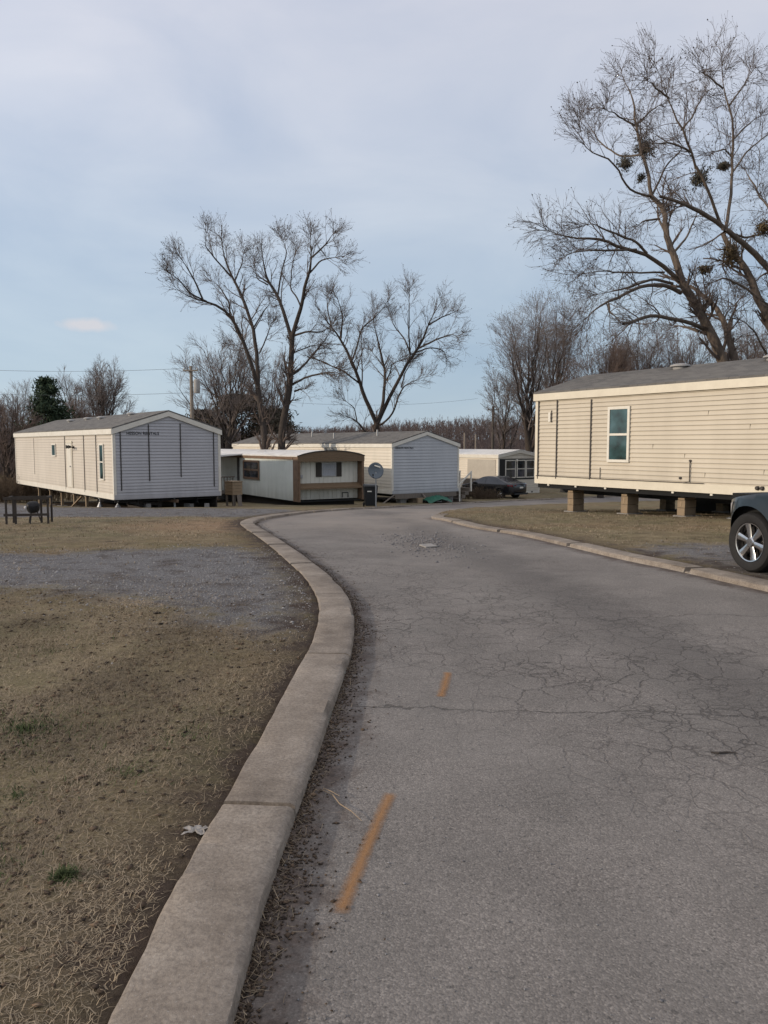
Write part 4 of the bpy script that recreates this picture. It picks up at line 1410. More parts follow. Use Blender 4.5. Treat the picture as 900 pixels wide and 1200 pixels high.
# cable along the bottom and up to a box
u1, z1 = HR.side(806, 565); u2, z2 = HR.side(810, 540)
m = MB().tube([(.05, -.05, .21), (3, -.05, .2), (6, -.05, .205), (u1 - .1, -.05, .2), (u2, -.05, .24), (u2, -.045, z2)], .012, 6)
m.lathe([(.03, 0), (.03, -.04)], 8, 'Y', (u2, -.02, z2)); m.build('cable', M['dark_strip'], HR.root, smooth=True)
u, z = HR.side(704, 557); MB().box(u - .008, -.042, .21, u + .008, -.029, .52).build('seam_strip', M['dark_strip'], HR.root)
u, z = HR.side(798, 561); MB().lathe([(.035, 0), (.035, -.03), (.01, -.04)], 10, 'Y', (u, -.02, .32)).build('tap', M['dark_strip'], HR.root)
u, z = HR.side(889, 573)
for du in (0, .12): MB().lathe([(.05, 0), (.05, -.06), (.035, -.08)], 10, 'Y', (u + du, -.02, .16)).build('vent_cap', M['dark_strip'], HR.root, smooth=True)
# short lap joints in the vinyl courses
m = MB(); rr = random.Random(9)
for i in range(16):
    x = rr.uniform(3, 12); k = rr.randint(2, 19); m.box(x - .004, -.031, k * .1182 + .004, x + .004, -.006, (k + 1) * .1182 - .004)
m.build('lap_joint', M['siding_tan'], HR.root)
for px, yy in ((763, 1.9), (878, 1.9)):
    u, _ = HR.side(px, 450); HR.vent(u - .55, yy, .28)
# block piers
plab = ['tan block pier nearest the far left corner of the raised tan home', 'tan block pier under the window of the raised tan home', 'tan block pier nearest the dark SUV under the raised tan home']
pcount = 0


def pier(px, inset, label, wide=.115, deep=.46):
    u, _ = HR.side(px, 585)
    w = HR.world(u, inset)
    gz_ = float(lawn_z(np.array([w.x]), np.array([w.y]))[0]) - .02
    h = HR.o.z - .165 - gz_
    pr = empty('block_pier', (w.x, w.y, gz_), HR.root.rotation_euler.z, label, 'pier', 'block piers under the right home')
    rr = random.Random(px)
    MB().box(-wide - .08, -.06, 0, wide + .08, deep + .1, .05).build('footing', M['stone'], pr)
    n = max(2, int(round((h - .14) / .2)))
    bh = (h - .14) / n
    for k in range(n):
        j = rr.uniform(-.012, .012)
        b = MB()
        zb_, zt_ = .052 + k * bh, .052 + (k + 1) * bh - .008
        # hollow block: shells and webs, open cells facing the side
        b.box(-wide + j, 0, zb_, wide + j, deep, zt_)
        o = b.build('block', M['block'], pr, bevel=.006)
        d_ = MB().box(-.04 + j, -.006, zb_ + .035, .015 + j, .001, zt_ - .035)
        if k % 2 == 1: d_.build('cell', M['wood_tan'], o)
    MB().box(-wide + .02, .0, .054 + n * bh, wide - .02, deep, h - .042).build('cap', M['wood_tan'], pr)
    MB().box(-.06, .05, h - .04, .06, deep - .05, h).build('shim', M['wood_grey'], pr)


for (px, ins, lb) in ((664, .15, plab[0]), (727, .15, plab[1]), (794, .15, plab[2]), (690, 3.3, 'block pier at the back, left, under the raised tan home'), (755, 3.3, 'block pier at the back, middle, under the raised tan home'), (835, 3.3, 'block pier at the back, right, under the raised tan home')):
    pier(px, ins, lb)
w = HR.world(HR.side(852, 590)[0], .4)
gz_ = float(g(w.y)) + KH
sa = MB().tube([(w.x - .1, w.y, gz_), (w.x + .12, w.y + .1, HR.o.z - .1)], .028, 8).lathe([(.14, 0), (.14, .03), (.05, .06)], 10, 'Z', (w.x - .1, w.y, gz_))
tag(sa.build('tie_down_anchor', M['galv'], smooth=True), 'thin slanted ground anchor rod under the tan home beside the dark SUV', 'anchor')
# dark storage tub seen under the home
w = HR.world(3.6, 3.9)
t = empty('black_tub', (w.x, w.y, float(g(w.y)) + KH), HR.root.rotation_euler.z, 'long black trough lying under the tan home between the piers', 'trough')
m = MB().add([(-.9, -.25, 0), (.9, -.25, 0), (.9, .25, 0), (-.9, .25, 0), (-1, -.33, .42), (1, -.33, .42), (1, .33, .42), (-1, .33, .42)], [(0, 3, 2, 1), (0, 1, 5, 4), (1, 2, 6, 5), (2, 3, 7, 6), (3, 0, 4, 7)])
m.build('shell', M['plastic_black'], t)
MB().box(-1.03, -.36, .42, 1.03, -.30, .46).box(-1.03, .30, .42, 1.03, .36, .46).box(-1.03, -.299, .42, -.97, .299, .46).box(.97, -.299, .42, 1.03, .299, .46).build('rim', M['plastic_black'], t)

# far home behind the sedan ---------------------------------------------
p = at(583.5, 579, 56)
HF = Home('mobile_home', 'low beige home with white roof and a dark glazed front, behind the sedan', (p.x, p.y), p.z, -57, 15, 4.0, 2.75, .34, M['siding_white'], M['trim_white'], M['roof_white'], course=.2)
m = MB().box(HF.L - 3.4, -.05, .95, HF.L - .25, -.018, 2.45); m.build('side_panel', M['panel_beige'], HF.root)
m = MB()
for i in range(12): m.box(HF.L - 3.9 + i * .3, -.055, .0, HF.L - 3.62 + i * .3, -.02, 1.0)
m.build('side_skirt', M['wood_grey'], HF.root)
m = MB().box(HF.L + .02, .1, 1.0, HF.L + .03, HF.W - .1, 2.5); m.build('front_panel', M['dark_steel'], HF.root)
for u0 in (.62, 1.72, 2.62):
    w = HF.window('gable', u0, 1.12, u0 + (1.0 if u0 < 1 else .85), 2.42, .07, 'glass_house', True)
    w.location.x = .012
MB().lathe([(.07, 0), (.09, .05), (.09, .12), (.05, .16)], 10, 'X' if False else 'Z', (HF.L + .15, 1.64, 2.3)).build('porch_light', M['trim_white'], HF.root, smooth=True)
m = MB().box(HF.L + .034, 3.2, .02, HF.L + .06, 3.32, .12); m.build('ground_vent', M['dark_strip'], HF.root)
# second, farther home: only its white roof edge shows
p = at(640, 575, 72)
HG = Home('mobile_home', 'far white roofed home half hidden behind the corner of the tan home', (p.x, p.y), p.z, -40, 12, 4.4, 2.9, .75, M['siding_white'], M['trim_white'], M['shingles'], course=.2)


# ------------------------------------------------------------------ vehicles
def build_car(root, spec, paint):
    W = spec['W']; belt = spec['belt']; wr = spec['wr']; wx = spec['wx']; ar = spec['ar']
    top = spec['top']           # list (x,z) from front low over the roof to rear low
    zs = spec['sill']
    xf = max(p[0] for p in top); xr = min(p[0] for p in top)

    def half(x, z):
        h = W / 2
        rf, rb = spec['rf'], spec['rb']
        if x > xf - rf: h -= spec['pf'] * ((x - (xf - rf)) / rf) ** 2.3
        if x < xr + rb: h -= spec['pb'] * (((xr + rb) - x) / rb) ** 2.3
        if z > belt: h -= (z - belt) * spec['tum'] + .02 * min(1, (z - belt) / .05)
        else:
            h -= .045 * ((z - belt * .78) / (belt * .5)) ** 2
        for w in wx:
            d = math.hypot(x - w, z - wr)
            if d >= ar - .001 and z < belt:
                h += spec['flare'] * math.exp(-((d - ar) / .085) ** 2)
        return max(h, .1)
    # refine the outline
    def dens(pts, st):
        o = []
        for a, b in zip(pts[:-1], pts[1:]):
            n = max(1, int(math.hypot(b[0] - a[0], b[1] - a[1]) / st))
            o += [(a[0] + (b[0] - a[0]) * k / n, a[1] + (b[1] - a[1]) * k / n) for k in range(n)]
        return o + [pts[-1]]
    def rnd(pts, it=2):
        for _ in range(it):
            q = [pts[0]]
            for a, b in zip(pts[:-1], pts[1:]):
                q += [(a[0] * .78 + b[0] * .22, a[1] * .78 + b[1] * .22), (a[0] * .22 + b[0] * .78, a[1] * .22 + b[1] * .78)]
            pts = q + [pts[-1]]
        return pts
    T = dens(rnd(top), .07)
    bot = []
    x = T[-1][0]
    for w in sorted(wx):
        a0 = math.asin(min(1, (wr - zs) / ar)) if wr > zs else 0
        bot.append((w - ar * math.cos(a0), zs))
        for k in range(1, 18):
            an = math.pi + a0 - (math.pi + 2 * a0) * k / 18
            bot.append((w + ar * math.cos(an), wr + ar * math.sin(an)))
        bot.append((w + ar * math.cos(a0), zs))
    B = dens([T[-1]] + bot + [T[0]], .09)[1:-1]
    outl = T + B
    pn = np.array(outl)
    gx, gz_ = np.meshgrid(np.arange(xr, xf, .055), np.arange(.2, 2.0, .05))
    gx = gx.ravel(); gz_ = gz_.ravel()
    m = in_poly(gx, gz_, pn) & (dist_line(gx, gz_, outl + [outl[0]]) > .03)
    P = [Vector(q) for q in outl] + [Vector((float(a), float(b))) for a, b in zip(gx[m], gz_[m])]
    n = len(outl)
    v2, e2, f2, *_ = delaunay_2d_cdt(P, [(i, (i + 1) % n) for i in range(n)], [], 1, 1e-5)
    mb = MB()
    for sg in (1, -1):
        mb.add([(v.x, sg * half(v.x, v.y), v.y) for v in v2], [tuple(f) for f in f2])
    K = 13

    def row(x, z, off=0):
        h = half(x, z); out = []
        for k in range(K):
            t = k / (K - 1) * 2 - 1
            nose = spec['nose'] * (1 - t * t) if z < spec['hoodz'] and x > xf - .5 else 0
            tail = -spec['tail'] * (1 - t * t) if z < spec['hoodz'] and x < xr + .5 else 0
            out.append((x + nose + tail, t * h, z + spec['crown'] * (1 - t * t) + off))
        return out
    rows = [row(*q) for q in T]
    vs = [p for r_ in rows for p in r_]
    mb.add(vs, [(i * K + k, i * K + k + 1, (i + 1) * K + k + 1, (i + 1) * K + k) for i in range(len(rows) - 1) for k in range(K - 1)])
    body = mb.build('body', paint, root, smooth=True)
    me = body.data
    # weld seam
    import bmesh
    bm = bmesh.new(); bm.from_mesh(me); bmesh.ops.remove_doubles(bm, verts=bm.verts, dist=.001)
    bmesh.ops.recalc_face_normals(bm, faces=bm.faces); bm.to_mesh(me); bm.free()
    # dark floor and wheel wells
    MB().box(xr + .25, -W / 2 + .16, zs + .02, xf - .35, W / 2 - .16, belt - .12).build('floor_pan', M['underbelly'], root)

    def patch(name, poly, mat, parent=root, off=.006, sgs=(1, -1)):
        o = None
        for sg in sgs:
            n_ = len(poly)
            cg = (sum(p[0] for p in poly) / n_, sum(p[1] for p in poly) / n_)
            rings = []
            for f in (1, .66, .33):
                rings.append([(cg[0] + (p[0] - cg[0]) * f, cg[1] + (p[1] - cg[1]) * f) for p in poly])
            vs = [(x, sg * (half(x, z) + off), z) for rg in rings for x, z in rg] + [(cg[0], sg * (half(*cg) + off), cg[1])]
            fs = []
            for q in range(2):
                fs += [(q * n_ + i, q * n_ + (i + 1) % n_, (q + 1) * n_ + (i + 1) % n_, (q + 1) * n_ + i) for i in range(n_)]
            fs += [(2 * n_ + i, 2 * n_ + (i + 1) % n_, 3 * n_) for i in range(n_)]
            o = MB().add(vs, fs).build(name, mat, parent, smooth=True)
        return o

    def band(name, i0, i1, mat, t0=.9, off=.006):
        """glass across the car between two outline points"""
        (xa, za), (xb, zb) = i0, i1
        vs = []
        N = 7
        nx, nz = (zb - za), -(xb - xa); l = math.hypot(nx, nz); nx /= l; nz /= l
        if nz < 0: nx, nz = -nx, -nz
        for j in range(N):
            f = j / (N - 1); x = xa + (xb - xa) * f; z = za + (zb - za) * f
            h = half(x, z) * t0
            for k in range(K):
                t = k / (K - 1) * 2 - 1
                vs.append((x + nx * off, t * h, z + spec['crown'] * (1 - t * t * t0 * t0) + nz * off))
        return MB().add(vs, [(j * K + k, j * K + k + 1, (j + 1) * K + k + 1, (j + 1) * K + k) for j in range(N - 1) for k in range(K - 1)]).build(name, mat, root, smooth=True)
    for w in spec['windows']: patch('window', w, M['glass_car'])
    band('windscreen', *spec['front_glass'], M['glass_car'], .88, spec.get('goff', .012))
    band('rear_window', *spec['rear_glass'], M['glass_car'], .86, spec.get('goff', .012))
    for nm, poly, mat in spec['patches']: patch(nm, poly, M[mat], off=.009)
    # wheels
    def wheel(x, sg):
        yo = sg * (W / 2 - .02)
        wroot = MB()
        rr_ = wr * .66
        f = -sg

        def lp(pr): return [(r_, yo + f * d) for r_, d in pr]
        wroot.lathe(lp([(rr_, .005), (rr_ * .985, -.004), (rr_ * .93, .0), (rr_ * .90, .03), (rr_ * .88, .16)]), 40, 'Y', (x, 0, wr), caps=(False, False))
        wroot.lathe(lp([(rr_ * .26, .20), (rr_ * .26, .012), (rr_ * .20, -.002), (.01, -.004)]), 24, 'Y', (x, 0, wr))
        ns = spec['spokes']
        for k in range(ns):
            a = 2 * math.pi * (k + .25) / ns
            for da, wf in ((0, 1.0),):
                ca, sa_ = math.cos(a + da), math.sin(a + da)
                vs = []
                for (rr2, hw, d0) in ((rr_ * .20, .030, .010), (rr_ * .6, .038, .012), (rr_ * .955, .048, .004)):
                    for s2, dd in ((-1, d0 + .008), (-.55, d0), (.55, d0), (1, d0 + .008), (.9, d0 + .06), (-.9, d0 + .06)):
                        vs.append((x + rr2 * ca - s2 * hw * wr / .375 * sa_, yo + f * dd, wr + rr2 * sa_ + s2 * hw * wr / .375 * ca))
                fs = []
                for q in range(2):
                    for j in range(6): fs.append((q * 6 + j, q * 6 + (j + 1) % 6, (q + 1) * 6 + (j + 1) % 6, (q + 1) * 6 + j))
                fs += [tuple(range(6))[::-1], tuple(range(12, 18))]
                wroot.add(vs, fs)
        for k in range(ns):
            a = 2 * math.pi * (k + .75) / ns
            wroot.lathe([(.011, yo + f * .0), (.011, yo + f * .03)], 8, 'Y', (x + rr_ * .25 * math.cos(a) * .7, 0, wr + rr_ * .25 * math.sin(a) * .7))
        wo = wroot.build('wheel', M['chrome'], root, smooth=True)
        MB().lathe(lp([(rr_ * .97, .022), (rr_ * 1.03, -.004), (wr * .84, -.024), (wr * .93, -.018), (wr * .985, .012), (wr, .05), (wr, .19), (wr * .97, .23), (rr_ * .97, .23)]), 48, 'Y', (x, 0, wr), caps=(False, True)).build('tyre', M['rubber'], wo, smooth=True)
        MB().lathe(lp([(rr_ * .84, .10), (rr_ * .84, .13)]), 24, 'Y', (x, 0, wr)).build('brake_disc', M['dark_steel'], wo)
    for x in wx:
        for sg in (1, -1): wheel(x, sg)
    # mirrors and handles
    mx, mz = spec['mirror']
    for sg in (1, -1):
        h = half(mx, mz)
        m = MB()
        m.lathe([(.02, sg * (h - .02)), (.07, sg * (h + .04)), (.10, sg * (h + .12)), (.07, sg * (h + .2)), (.01, sg * (h + .22))], 12, 'Y', (mx, 0, mz + .03))
        m.build('mirror', paint, root, smooth=True)
        for (hx, hz) in spec['handles']:
            MB().obox((hx, sg * (half(hx, hz) + .012), hz), (.17, .03, .03)).build('door_handle', paint, root, bevel=.006)
    for sg in (1, -1):
        for poly in spec['doors']:
            m = MB()
            pts_ = poly
            for a, b in zip(pts_[:-1], pts_[1:]):
                for k in range(6):
                    f0, f1 = k / 6, (k + 1) / 6
                    p0 = (a[0] + (b[0] - a[0]) * f0, a[1] + (b[1] - a[1]) * f0); p1 = (a[0] + (b[0] - a[0]) * f1, a[1] + (b[1] - a[1]) * f1)
                    m.bar((p0[0], sg * (half(*p0) + .0005), p0[1]), (p1[0], sg * (half(*p1) + .0005), p1[1]), .008, .004, up=(0, 1, 0))
            m.build('door_gap', M['underbelly'], root)
    return half


suv = dict(W=1.86, belt=1.08, wr=.375, wx=(1.42, -1.43), ar=.455, sill=.40, rf=.85, pf=.52, rb=.4, pb=.14, tum=.27, flare=.035, nose=.14, tail=.05, crown=.03, hoodz=1.15,
           top=[(2.12, .34), (2.24, .46), (2.27, .60), (2.24, .70), (2.15, .79), (1.98, .85), (1.78, .905), (1.5, .955), (.98, 1.04), (.86, 1.08), (.12, 1.64), (-.1, 1.70), (-1.0, 1.74), (-1.9, 1.72), (-2.22, 1.66), (-2.38, 1.15), (-2.44, .9), (-2.44, .62), (-2.36, .42)],
           windows=[[(.68, 1.12), (.05, 1.56), (-.32, 1.60), (-.32, 1.12)], [(-.42, 1.12), (-.42, 1.6), (-1.22, 1.6), (-1.30, 1.12)], [(-1.42, 1.14), (-1.36, 1.58), (-2.02, 1.54), (-2.14, 1.16)]],
           front_glass=((.84, 1.13), (.16, 1.61)), rear_glass=((-2.235, 1.62), (-2.37, 1.18)),
           patches=[('headlight', [(2.13, .765), (2.17, .63), (2.02, .62), (1.91, .70), (1.81, .855), (1.97, .825)], 'lamp_clear'), ('tail_light', [(-2.3, 1.2), (-2.3, .86), (-2.38, .86), (-2.36, 1.2)], 'tail_red')],
           spokes=6, mirror=(.62, 1.14), handles=[(-.2, .95), (-1.15, .97)],
           doors=[[(.84, 1.06), (.80, .45)], [(-.37, 1.06), (-.37, .45)], [(-1.32, 1.06), (-1.02, .72), (-.98, .45)], [(.80, .45), (-.98, .45)]])
wc = at(878, 645, 9.7)
ang = R(106)
ru = empty('parked_suv', (0, 0, 0), ang, 'dark teal SUV with six spoke alloy wheels parked by the right kerb', 'car')
# front left wheel centre is at local (1.42, W/2-.02, .375)
lx, ly = 1.42, suv['W'] / 2 - .02
ca, sa_ = math.cos(ang), math.sin(ang)
ru.location = (wc.x - (lx * ca - ly * sa_), wc.y - (lx * sa_ + ly * ca), float(g(9.5)) + KH - .012)
SUVZ = ru.location.z
build_car(ru, suv, M['suv_paint'])

sed = dict(W=1.80, belt=.93, wr=.325, wx=(1.36, -1.34), ar=.385, sill=.27, rf=.75, pf=.42, rb=.6, pb=.26, tum=.36, flare=.02, nose=.12, tail=.08, crown=.025, hoodz=1.0,
           top=[(2.18, .25), (2.28, .38), (2.29, .55), (2.22, .70), (1.95, .82), (1.2, .93), (1.02, .97), (.28, 1.36), (-.1, 1.43), (-.6, 1.43), (-1.05, 1.36), (-1.75, 1.06), (-2.15, 1.03), (-2.28, 1.0), (-2.33, .85), (-2.34, .6), (-2.28, .42), (-2.2, .3)],
           windows=[[(.85, .96), (.25, 1.29), (-.12, 1.345), (-.12, .96)], [(-.20, .96), (-.20, 1.345), (-.62, 1.34), (-1.05, 1.22), (-1.22, .98)], ],
           front_glass=((.98, .985), (.32, 1.33)), rear_glass=((-1.1, 1.335), (-1.70, 1.075)),
           patches=[('headlight', [(2.2, .68), (2.2, .56), (1.9, .66), (1.9, .76)], 'lamp_clear'), ('tail_light', [(-2.26, .94), (-2.28, .80), (-1.98, .84), (-1.92, .93)], 'tail_red')],
           spokes=7, mirror=(.72, .98), handles=[(-.02, .84), (-1.02, .86)],
           doors=[[(.86, .9), (.82, .32)], [(-.16, .9), (-.16, .32)], [(-1.2, .9), (-.95, .55), (-.92, .32)], [(.82, .32), (-.92, .32)]])
w = at(578, 580, 51.5)
rs = empty('parked_sedan', (w.x, w.y + .6, float(g(52)) + KH - .02), R(133), 'black sedan parked in front of the far beige home, rear towards us', 'car')
build_car(rs, sed, M['sedan_paint'])
MB().box(-2.355, -.62, .87, -2.335, .62, .93).build('light_bar', M['tail_red'], rs)
MB().box(-2.43, -.17, .70, -2.415, .17, .80).build('number_plate', M['trim_white'], rs)
MB().box(-2.42, -.7, .30, -2.36, .7, .40).build('rear_valance', M['plastic_black'], rs)

# ------------------------------------------------------------------ yard things
# satellite dish on a post
w = at(440.5, 594.5, 34.6)
gz_ = float(g(w.y)) + KH
sd = empty('satellite_dish', (w.x, w.y, gz_), 0, 'grey satellite dish on a thin post in front of the old trailer', 'satellite dish')
hz = at(441, 551.5, 34.5).z - gz_
MB().tube([(0, 0, 0), (0, 0, hz - .05)], .03, 10).build('post', M['galv'], sd, smooth=True)
mb = MB()
nr, na = 6, 28
vs = []
for i in range(nr + 1):
    r_ = .35 * i / nr
    for k in range(na):
        a = 2 * math.pi * k / na
        vs.append((r_ * math.cos(a), .09 * (1 - (r_ / .35) ** 2), r_ * 1.06 * math.sin(a)))
fs = [(i * na + k, i * na + (k + 1) % na, (i + 1) * na + (k + 1) % na, (i + 1) * na + k) for i in range(nr) for k in range(na)]
mb.add(vs, fs)
d = mb.build('reflector', M['dish_grey'], sd, smooth=True); d.location = (0, -.06, hz); d.rotation_euler = (R(-14), 0, R(12))
so = d.modifiers.new('thick', 'SOLIDIFY'); so.thickness = .012
m = MB().bar((-.1, .08, -.33), (-.2, -.3, -.3), .022, .022).obox((-.2, -.31, -.26), (.05, .09, .07), (.3, 0, 0))
m.build('feed_arm', M['dark_steel'], d)
m = MB().obox((.08, -.006, .19), (.27, .004, .055), (0, .32, 0)); m.build('emblem', M['trim_white'], d)

# wheelie bin
w = at(434, 594, 35.3)
wb_ = empty('wheelie_bin', (w.x, w.y, float(g(w.y)) + KH), R(8), 'black wheelie bin standing behind the satellite dish post', 'bin')
m = MB().add([(-.23, -.27, .06), (.23, -.27, .06), (.23, .25, .06), (-.23, .25, .06), (-.30, -.35, .92), (.30, -.35, .92), (.30, .33, .92), (-.30, .33, .92)], [(0, 3, 2, 1), (0, 1, 5, 4), (1, 2, 6, 5), (2, 3, 7, 6), (3, 0, 4, 7), (4, 5, 6, 7)])
m.build('body', M['plastic_black'], wb_, bevel=.02)
MB().add([(-.32, -.39, .925), (.32, -.39, .925), (.32, .36, .925), (-.32, .36, .925), (-.28, -.33, 1.0), (.28, -.33, 1.0), (.28, .3, 1.03), (-.28, .3, 1.03)], [(0, 3, 2, 1), (0, 1, 5, 4), (1, 2, 6, 5), (2, 3, 7, 6), (3, 0, 4, 7), (4, 5, 6, 7)]).build('lid', M['plastic_black'], wb_, bevel=.015)
MB().tube([(-.25, .4, .9), (.25, .4, .9)], .016, 8).build('handle', M['plastic_black'], wb_)
for x in (-.27, .27): MB().lathe([(.1, -.03), (.1, .03)], 16, 'Y', (0, 0, 0)).build('wheel', M['rubber'], wb_).location = (x, .27, .1)
for c in wb_.children:
    if c.name.startswith('wheel'): c.rotation_euler.z = math.pi / 2
MB().obox((-.08, -.344, .72), (.2, .006, .05), (-.08, 0, 0)).build('sticker', M['trim_white'], wb_)

# rack with a kettle at far left: dark timber rail frame and a round black pot
w0 = at(7, 623, 17.2); w1 = at(57, 622, 17.4)
gz_ = float(lawn_z(np.array([w0.x]), np.array([17.2]))[0])
rk = empty('timber_rack', (w0.x, w0.y, gz_), math.atan2(w1.y - w0.y, w1.x - w0.x), 'low dark timber rail frame standing on the grass at far left', 'rack')
Lk = (Vector((w1.x, w1.y)) - Vector((w0.x, w0.y))).length
for x, y in ((.02, 0), (.24 * Lk, 0), (Lk, 0), (.07 * Lk, .5), (.77 * Lk, .35), (Lk * .98, .55)):
    MB().box(x - .02, y - .02, -.03, x + .02, y + .02, .56).build('post', M['wood_dark'], rk)
m = MB().box(-.03, -.034, .535, Lk + .03, -.0205, .60).box(-.03, -.034, .175, Lk + .03, -.0205, .23).box(.0, .575, .53, Lk, .587, .585)
for yy_ in (.02, Lk - .05): m.box(yy_, -.0195, .545, yy_ + .04, .574, .59)
m.build('rail', M['wood_dark'], rk)
kt = empty('black_kettle', (w0.x + .56 * Lk, w0.y + .28, gz_), 0, 'dark round kettle barbecue standing inside the timber rail frame', 'barbecue')
MB().lathe([(.03, .22), (.10, .24), (.135, .30), (.14, .37), (.135, .375)], 20, 'Z').build('bowl', M['plastic_black'], kt, smooth=True)
MB().lathe([(.145, .378), (.135, .43), (.08, .48), (.02, .49)], 20, 'Z').build('lid', M['dark_steel'], kt, smooth=True)
for a in (.5, 2.6, 4.7): MB().bar((.08 * math.cos(a), .08 * math.sin(a), .26), (.17 * math.cos(a), .17 * math.sin(a), -.02), .018).build('leg', M['dark_steel'], kt)
MB().lathe([(.03, 0), (.028, -.02), (.005, -.03)], 12, 'Y', (-.12, -.11, .36)).build('knob', M['lamp_clear'], kt, smooth=True)


# utility poles and wires
def pole(px, top, base, Y, r, mat, label, cross=True, trans=False):
    b = at(px, base, Y); t = at(px, top, Y)
    gz_ = float(g(Y)); h = t.z - gz_
    ro = empty('utility_pole', (b.x, Y, gz_), 0, label, 'utility pole')
    MB().tube([(0, 0, 0), (0, 0, h * .5), (0, 0, h)], [r, r * .88, r * .75], 12).build('pole', M[mat], ro, smooth=True)
    if cross:
        MB().bar((-.55, -r - .02, h - .35), (.55, -r - .02, h - .35), .09, .1).build('cross_arm', M[mat], ro)
        for x in (-.5, .5): MB().lathe([(.035, h - .3), (.05, h - .24), (.03, h - .16)], 8, 'Z', (x, -r - .02, 0)).build('insulator', M['galv'], ro)
    if trans:
        MB().lathe([(.02, h - 2.05), (.22, h - 2.02), (.24, h - 1.95), (.24, h - 1.1), (.2, h - 1.0), (.03, h - .95)], 16, 'Z', (.42, -.02, 0)).build('transformer', M['vent_grey'], ro, smooth=True)
    return Vector((b.x, Y, t.z))


pA = pole(226.5, 429, 560, 60, .16, 'pole_wood', 'wooden utility pole with a grey transformer behind the left home', True, True)
pB = pole(577, 476, 560, 75, .17, 'pole_dark', 'dark utility pole with cross arm rising behind the far beige home', True)
pC = pole(544, 507, 560, 95, .13, 'pole_wood', 'thin pale post standing right of the pale gable, far back', False)
pD = pole(557, 509, 560, 100, .12, 'pole_wood', 'thin pale post between the pale gable and the dark utility pole', False)


def wire(a, b, sag, label, r=.011):
    P = []
    for i in range(25):
        t = i / 24; p = a.lerp(b, t); p.z -= sag * 4 * t * (1 - t); P.append(p)
    o = MB().tube(P, r, 5).build('power_line', M['wire'], smooth=True)
    tag(o, label, 'power line')


wire(at(-120, 428, 62), pA + Vector((0, 0, -.15)), .35, 'upper power line reaching left from the pole behind the left home')
wire(at(-120, 457, 62), at(226, 460, 60), .3, 'lower power line reaching left from the pole behind the left home')
wire(at(226, 460, 60), at(560, 467, 80), .8, 'lower power line crossing behind the bare trees to the right', .009)
wire(at(262, 511, 33.4), at(281, 519, 44), .25, 'short service wire from the left home to the old trailer chimney', .009)


# ------------------------------------------------------------------ trees
def tubes(pts, rad, S):
    """pts (N,P,3) rad (N,P) -> V, F"""
    N, P = rad.shape
    t = np.gradient(pts, axis=1)
    t /= np.linalg.norm(t, axis=2, keepdims=True) + 1e-9
    ref = np.array([.31, .52, .79]); ref /= np.linalg.norm(ref)
    a = np.cross(t, ref); a /= np.linalg.norm(a, axis=2, keepdims=True) + 1e-9
    b = np.cross(t, a)
    an = 2 * np.pi * np.arange(S) / S
    V = pts[:, :, None, :] + rad[:, :, None, None] * (np.cos(an)[None, None, :, None] * a[:, :, None, :] + np.sin(an)[None, None, :, None] * b[:, :, None, :])
    idx = np.arange(N * P * S).reshape(N, P, S)
    q = np.stack([idx[:, :-1], np.roll(idx, -1, 2)[:, :-1], np.roll(idx, -1, 2)[:, 1:], idx[:, 1:]], -1).reshape(-1, 4)
    return V.reshape(-1, 3), q


class Geo:
    def __init__(s): s.V = []; s.F = []; s.n = 0

    def add(s, V, F):
        s.V.append(V); s.F.append(F + s.n); s.n += len(V)

    def obj(s, name, mat, parent=None, smooth=True, attrs=None):
        return fast_mesh(name, np.concatenate(s.V), np.concatenate(s.F), mat, parent, smooth, attrs)


def grow(rng, pts, rad, counts, ang, lmin, lmax, P, up, r0f, rmin, tmin=.25, wig=.16, tip=.35, taper_t=.45):
    N, Pp = rad.shape
    idx = np.repeat(np.arange(N), counts)
    n = len(idx)
    if n == 0: return np.zeros((0, P, 3)), np.zeros((0, P))
    t = rng.uniform(tmin, 1, n)
    f = t * (Pp - 1); i0 = np.minimum(f.astype(int), Pp - 2); fr = (f - i0)[:, None]
    p = pts[idx, i0] * (1 - fr) + pts[idx, i0 + 1] * fr
    tg = pts[idx, i0 + 1] - pts[idx, i0]; tg /= np.linalg.norm(tg, axis=1, keepdims=True) + 1e-9
    r = rad[idx, i0] * (1 - fr[:, 0]) + rad[idx, i0 + 1] * fr[:, 0]
    v = rng.normal(0, 1, (n, 3)); v -= (v * tg).sum(1, keepdims=True) * tg; v /= np.linalg.norm(v, axis=1, keepdims=True) + 1e-9
    th = rng.uniform(ang * .55, ang * 1.3, n)[:, None]
    d = tg * np.cos(th) + v * np.sin(th); d[:, 2] += up; d /= np.linalg.norm(d, axis=1, keepdims=True)
    L = rng.uniform(lmin, lmax, n) * (1 - taper_t * t)
    out = np.zeros((n, P, 3)); out[:, 0] = p
    st = L / (P - 1)
    for k in range(1, P):
        out[:, k] = out[:, k - 1] + d * st[:, None]
        d = d + rng.normal(0, wig, (n, 3)); d[:, 2] += up * .35; d /= np.linalg.norm(d, axis=1, keepdims=True)
    ra = np.maximum(r * r0f, rmin)[:, None] * np.linspace(1, tip, P)[None]
    ra = np.maximum(ra, rmin * .7)
    return out, ra


def resample(P, n):
    P = np.array(P, float)
    s = np.concatenate([[0], np.cumsum(np.linalg.norm(np.diff(P, axis=0), axis=1))])
    # smooth with catmull-rom through spline parameter
    u = np.linspace(0, s[-1], n)
    out = np.stack([np.interp(u, s, P[:, k]) for k in range(P.shape[1])], 1)
    for _ in range(2):
        out[1:-1] = out[1:-1] * .5 + (out[:-2] + out[2:]) * .25
    return out


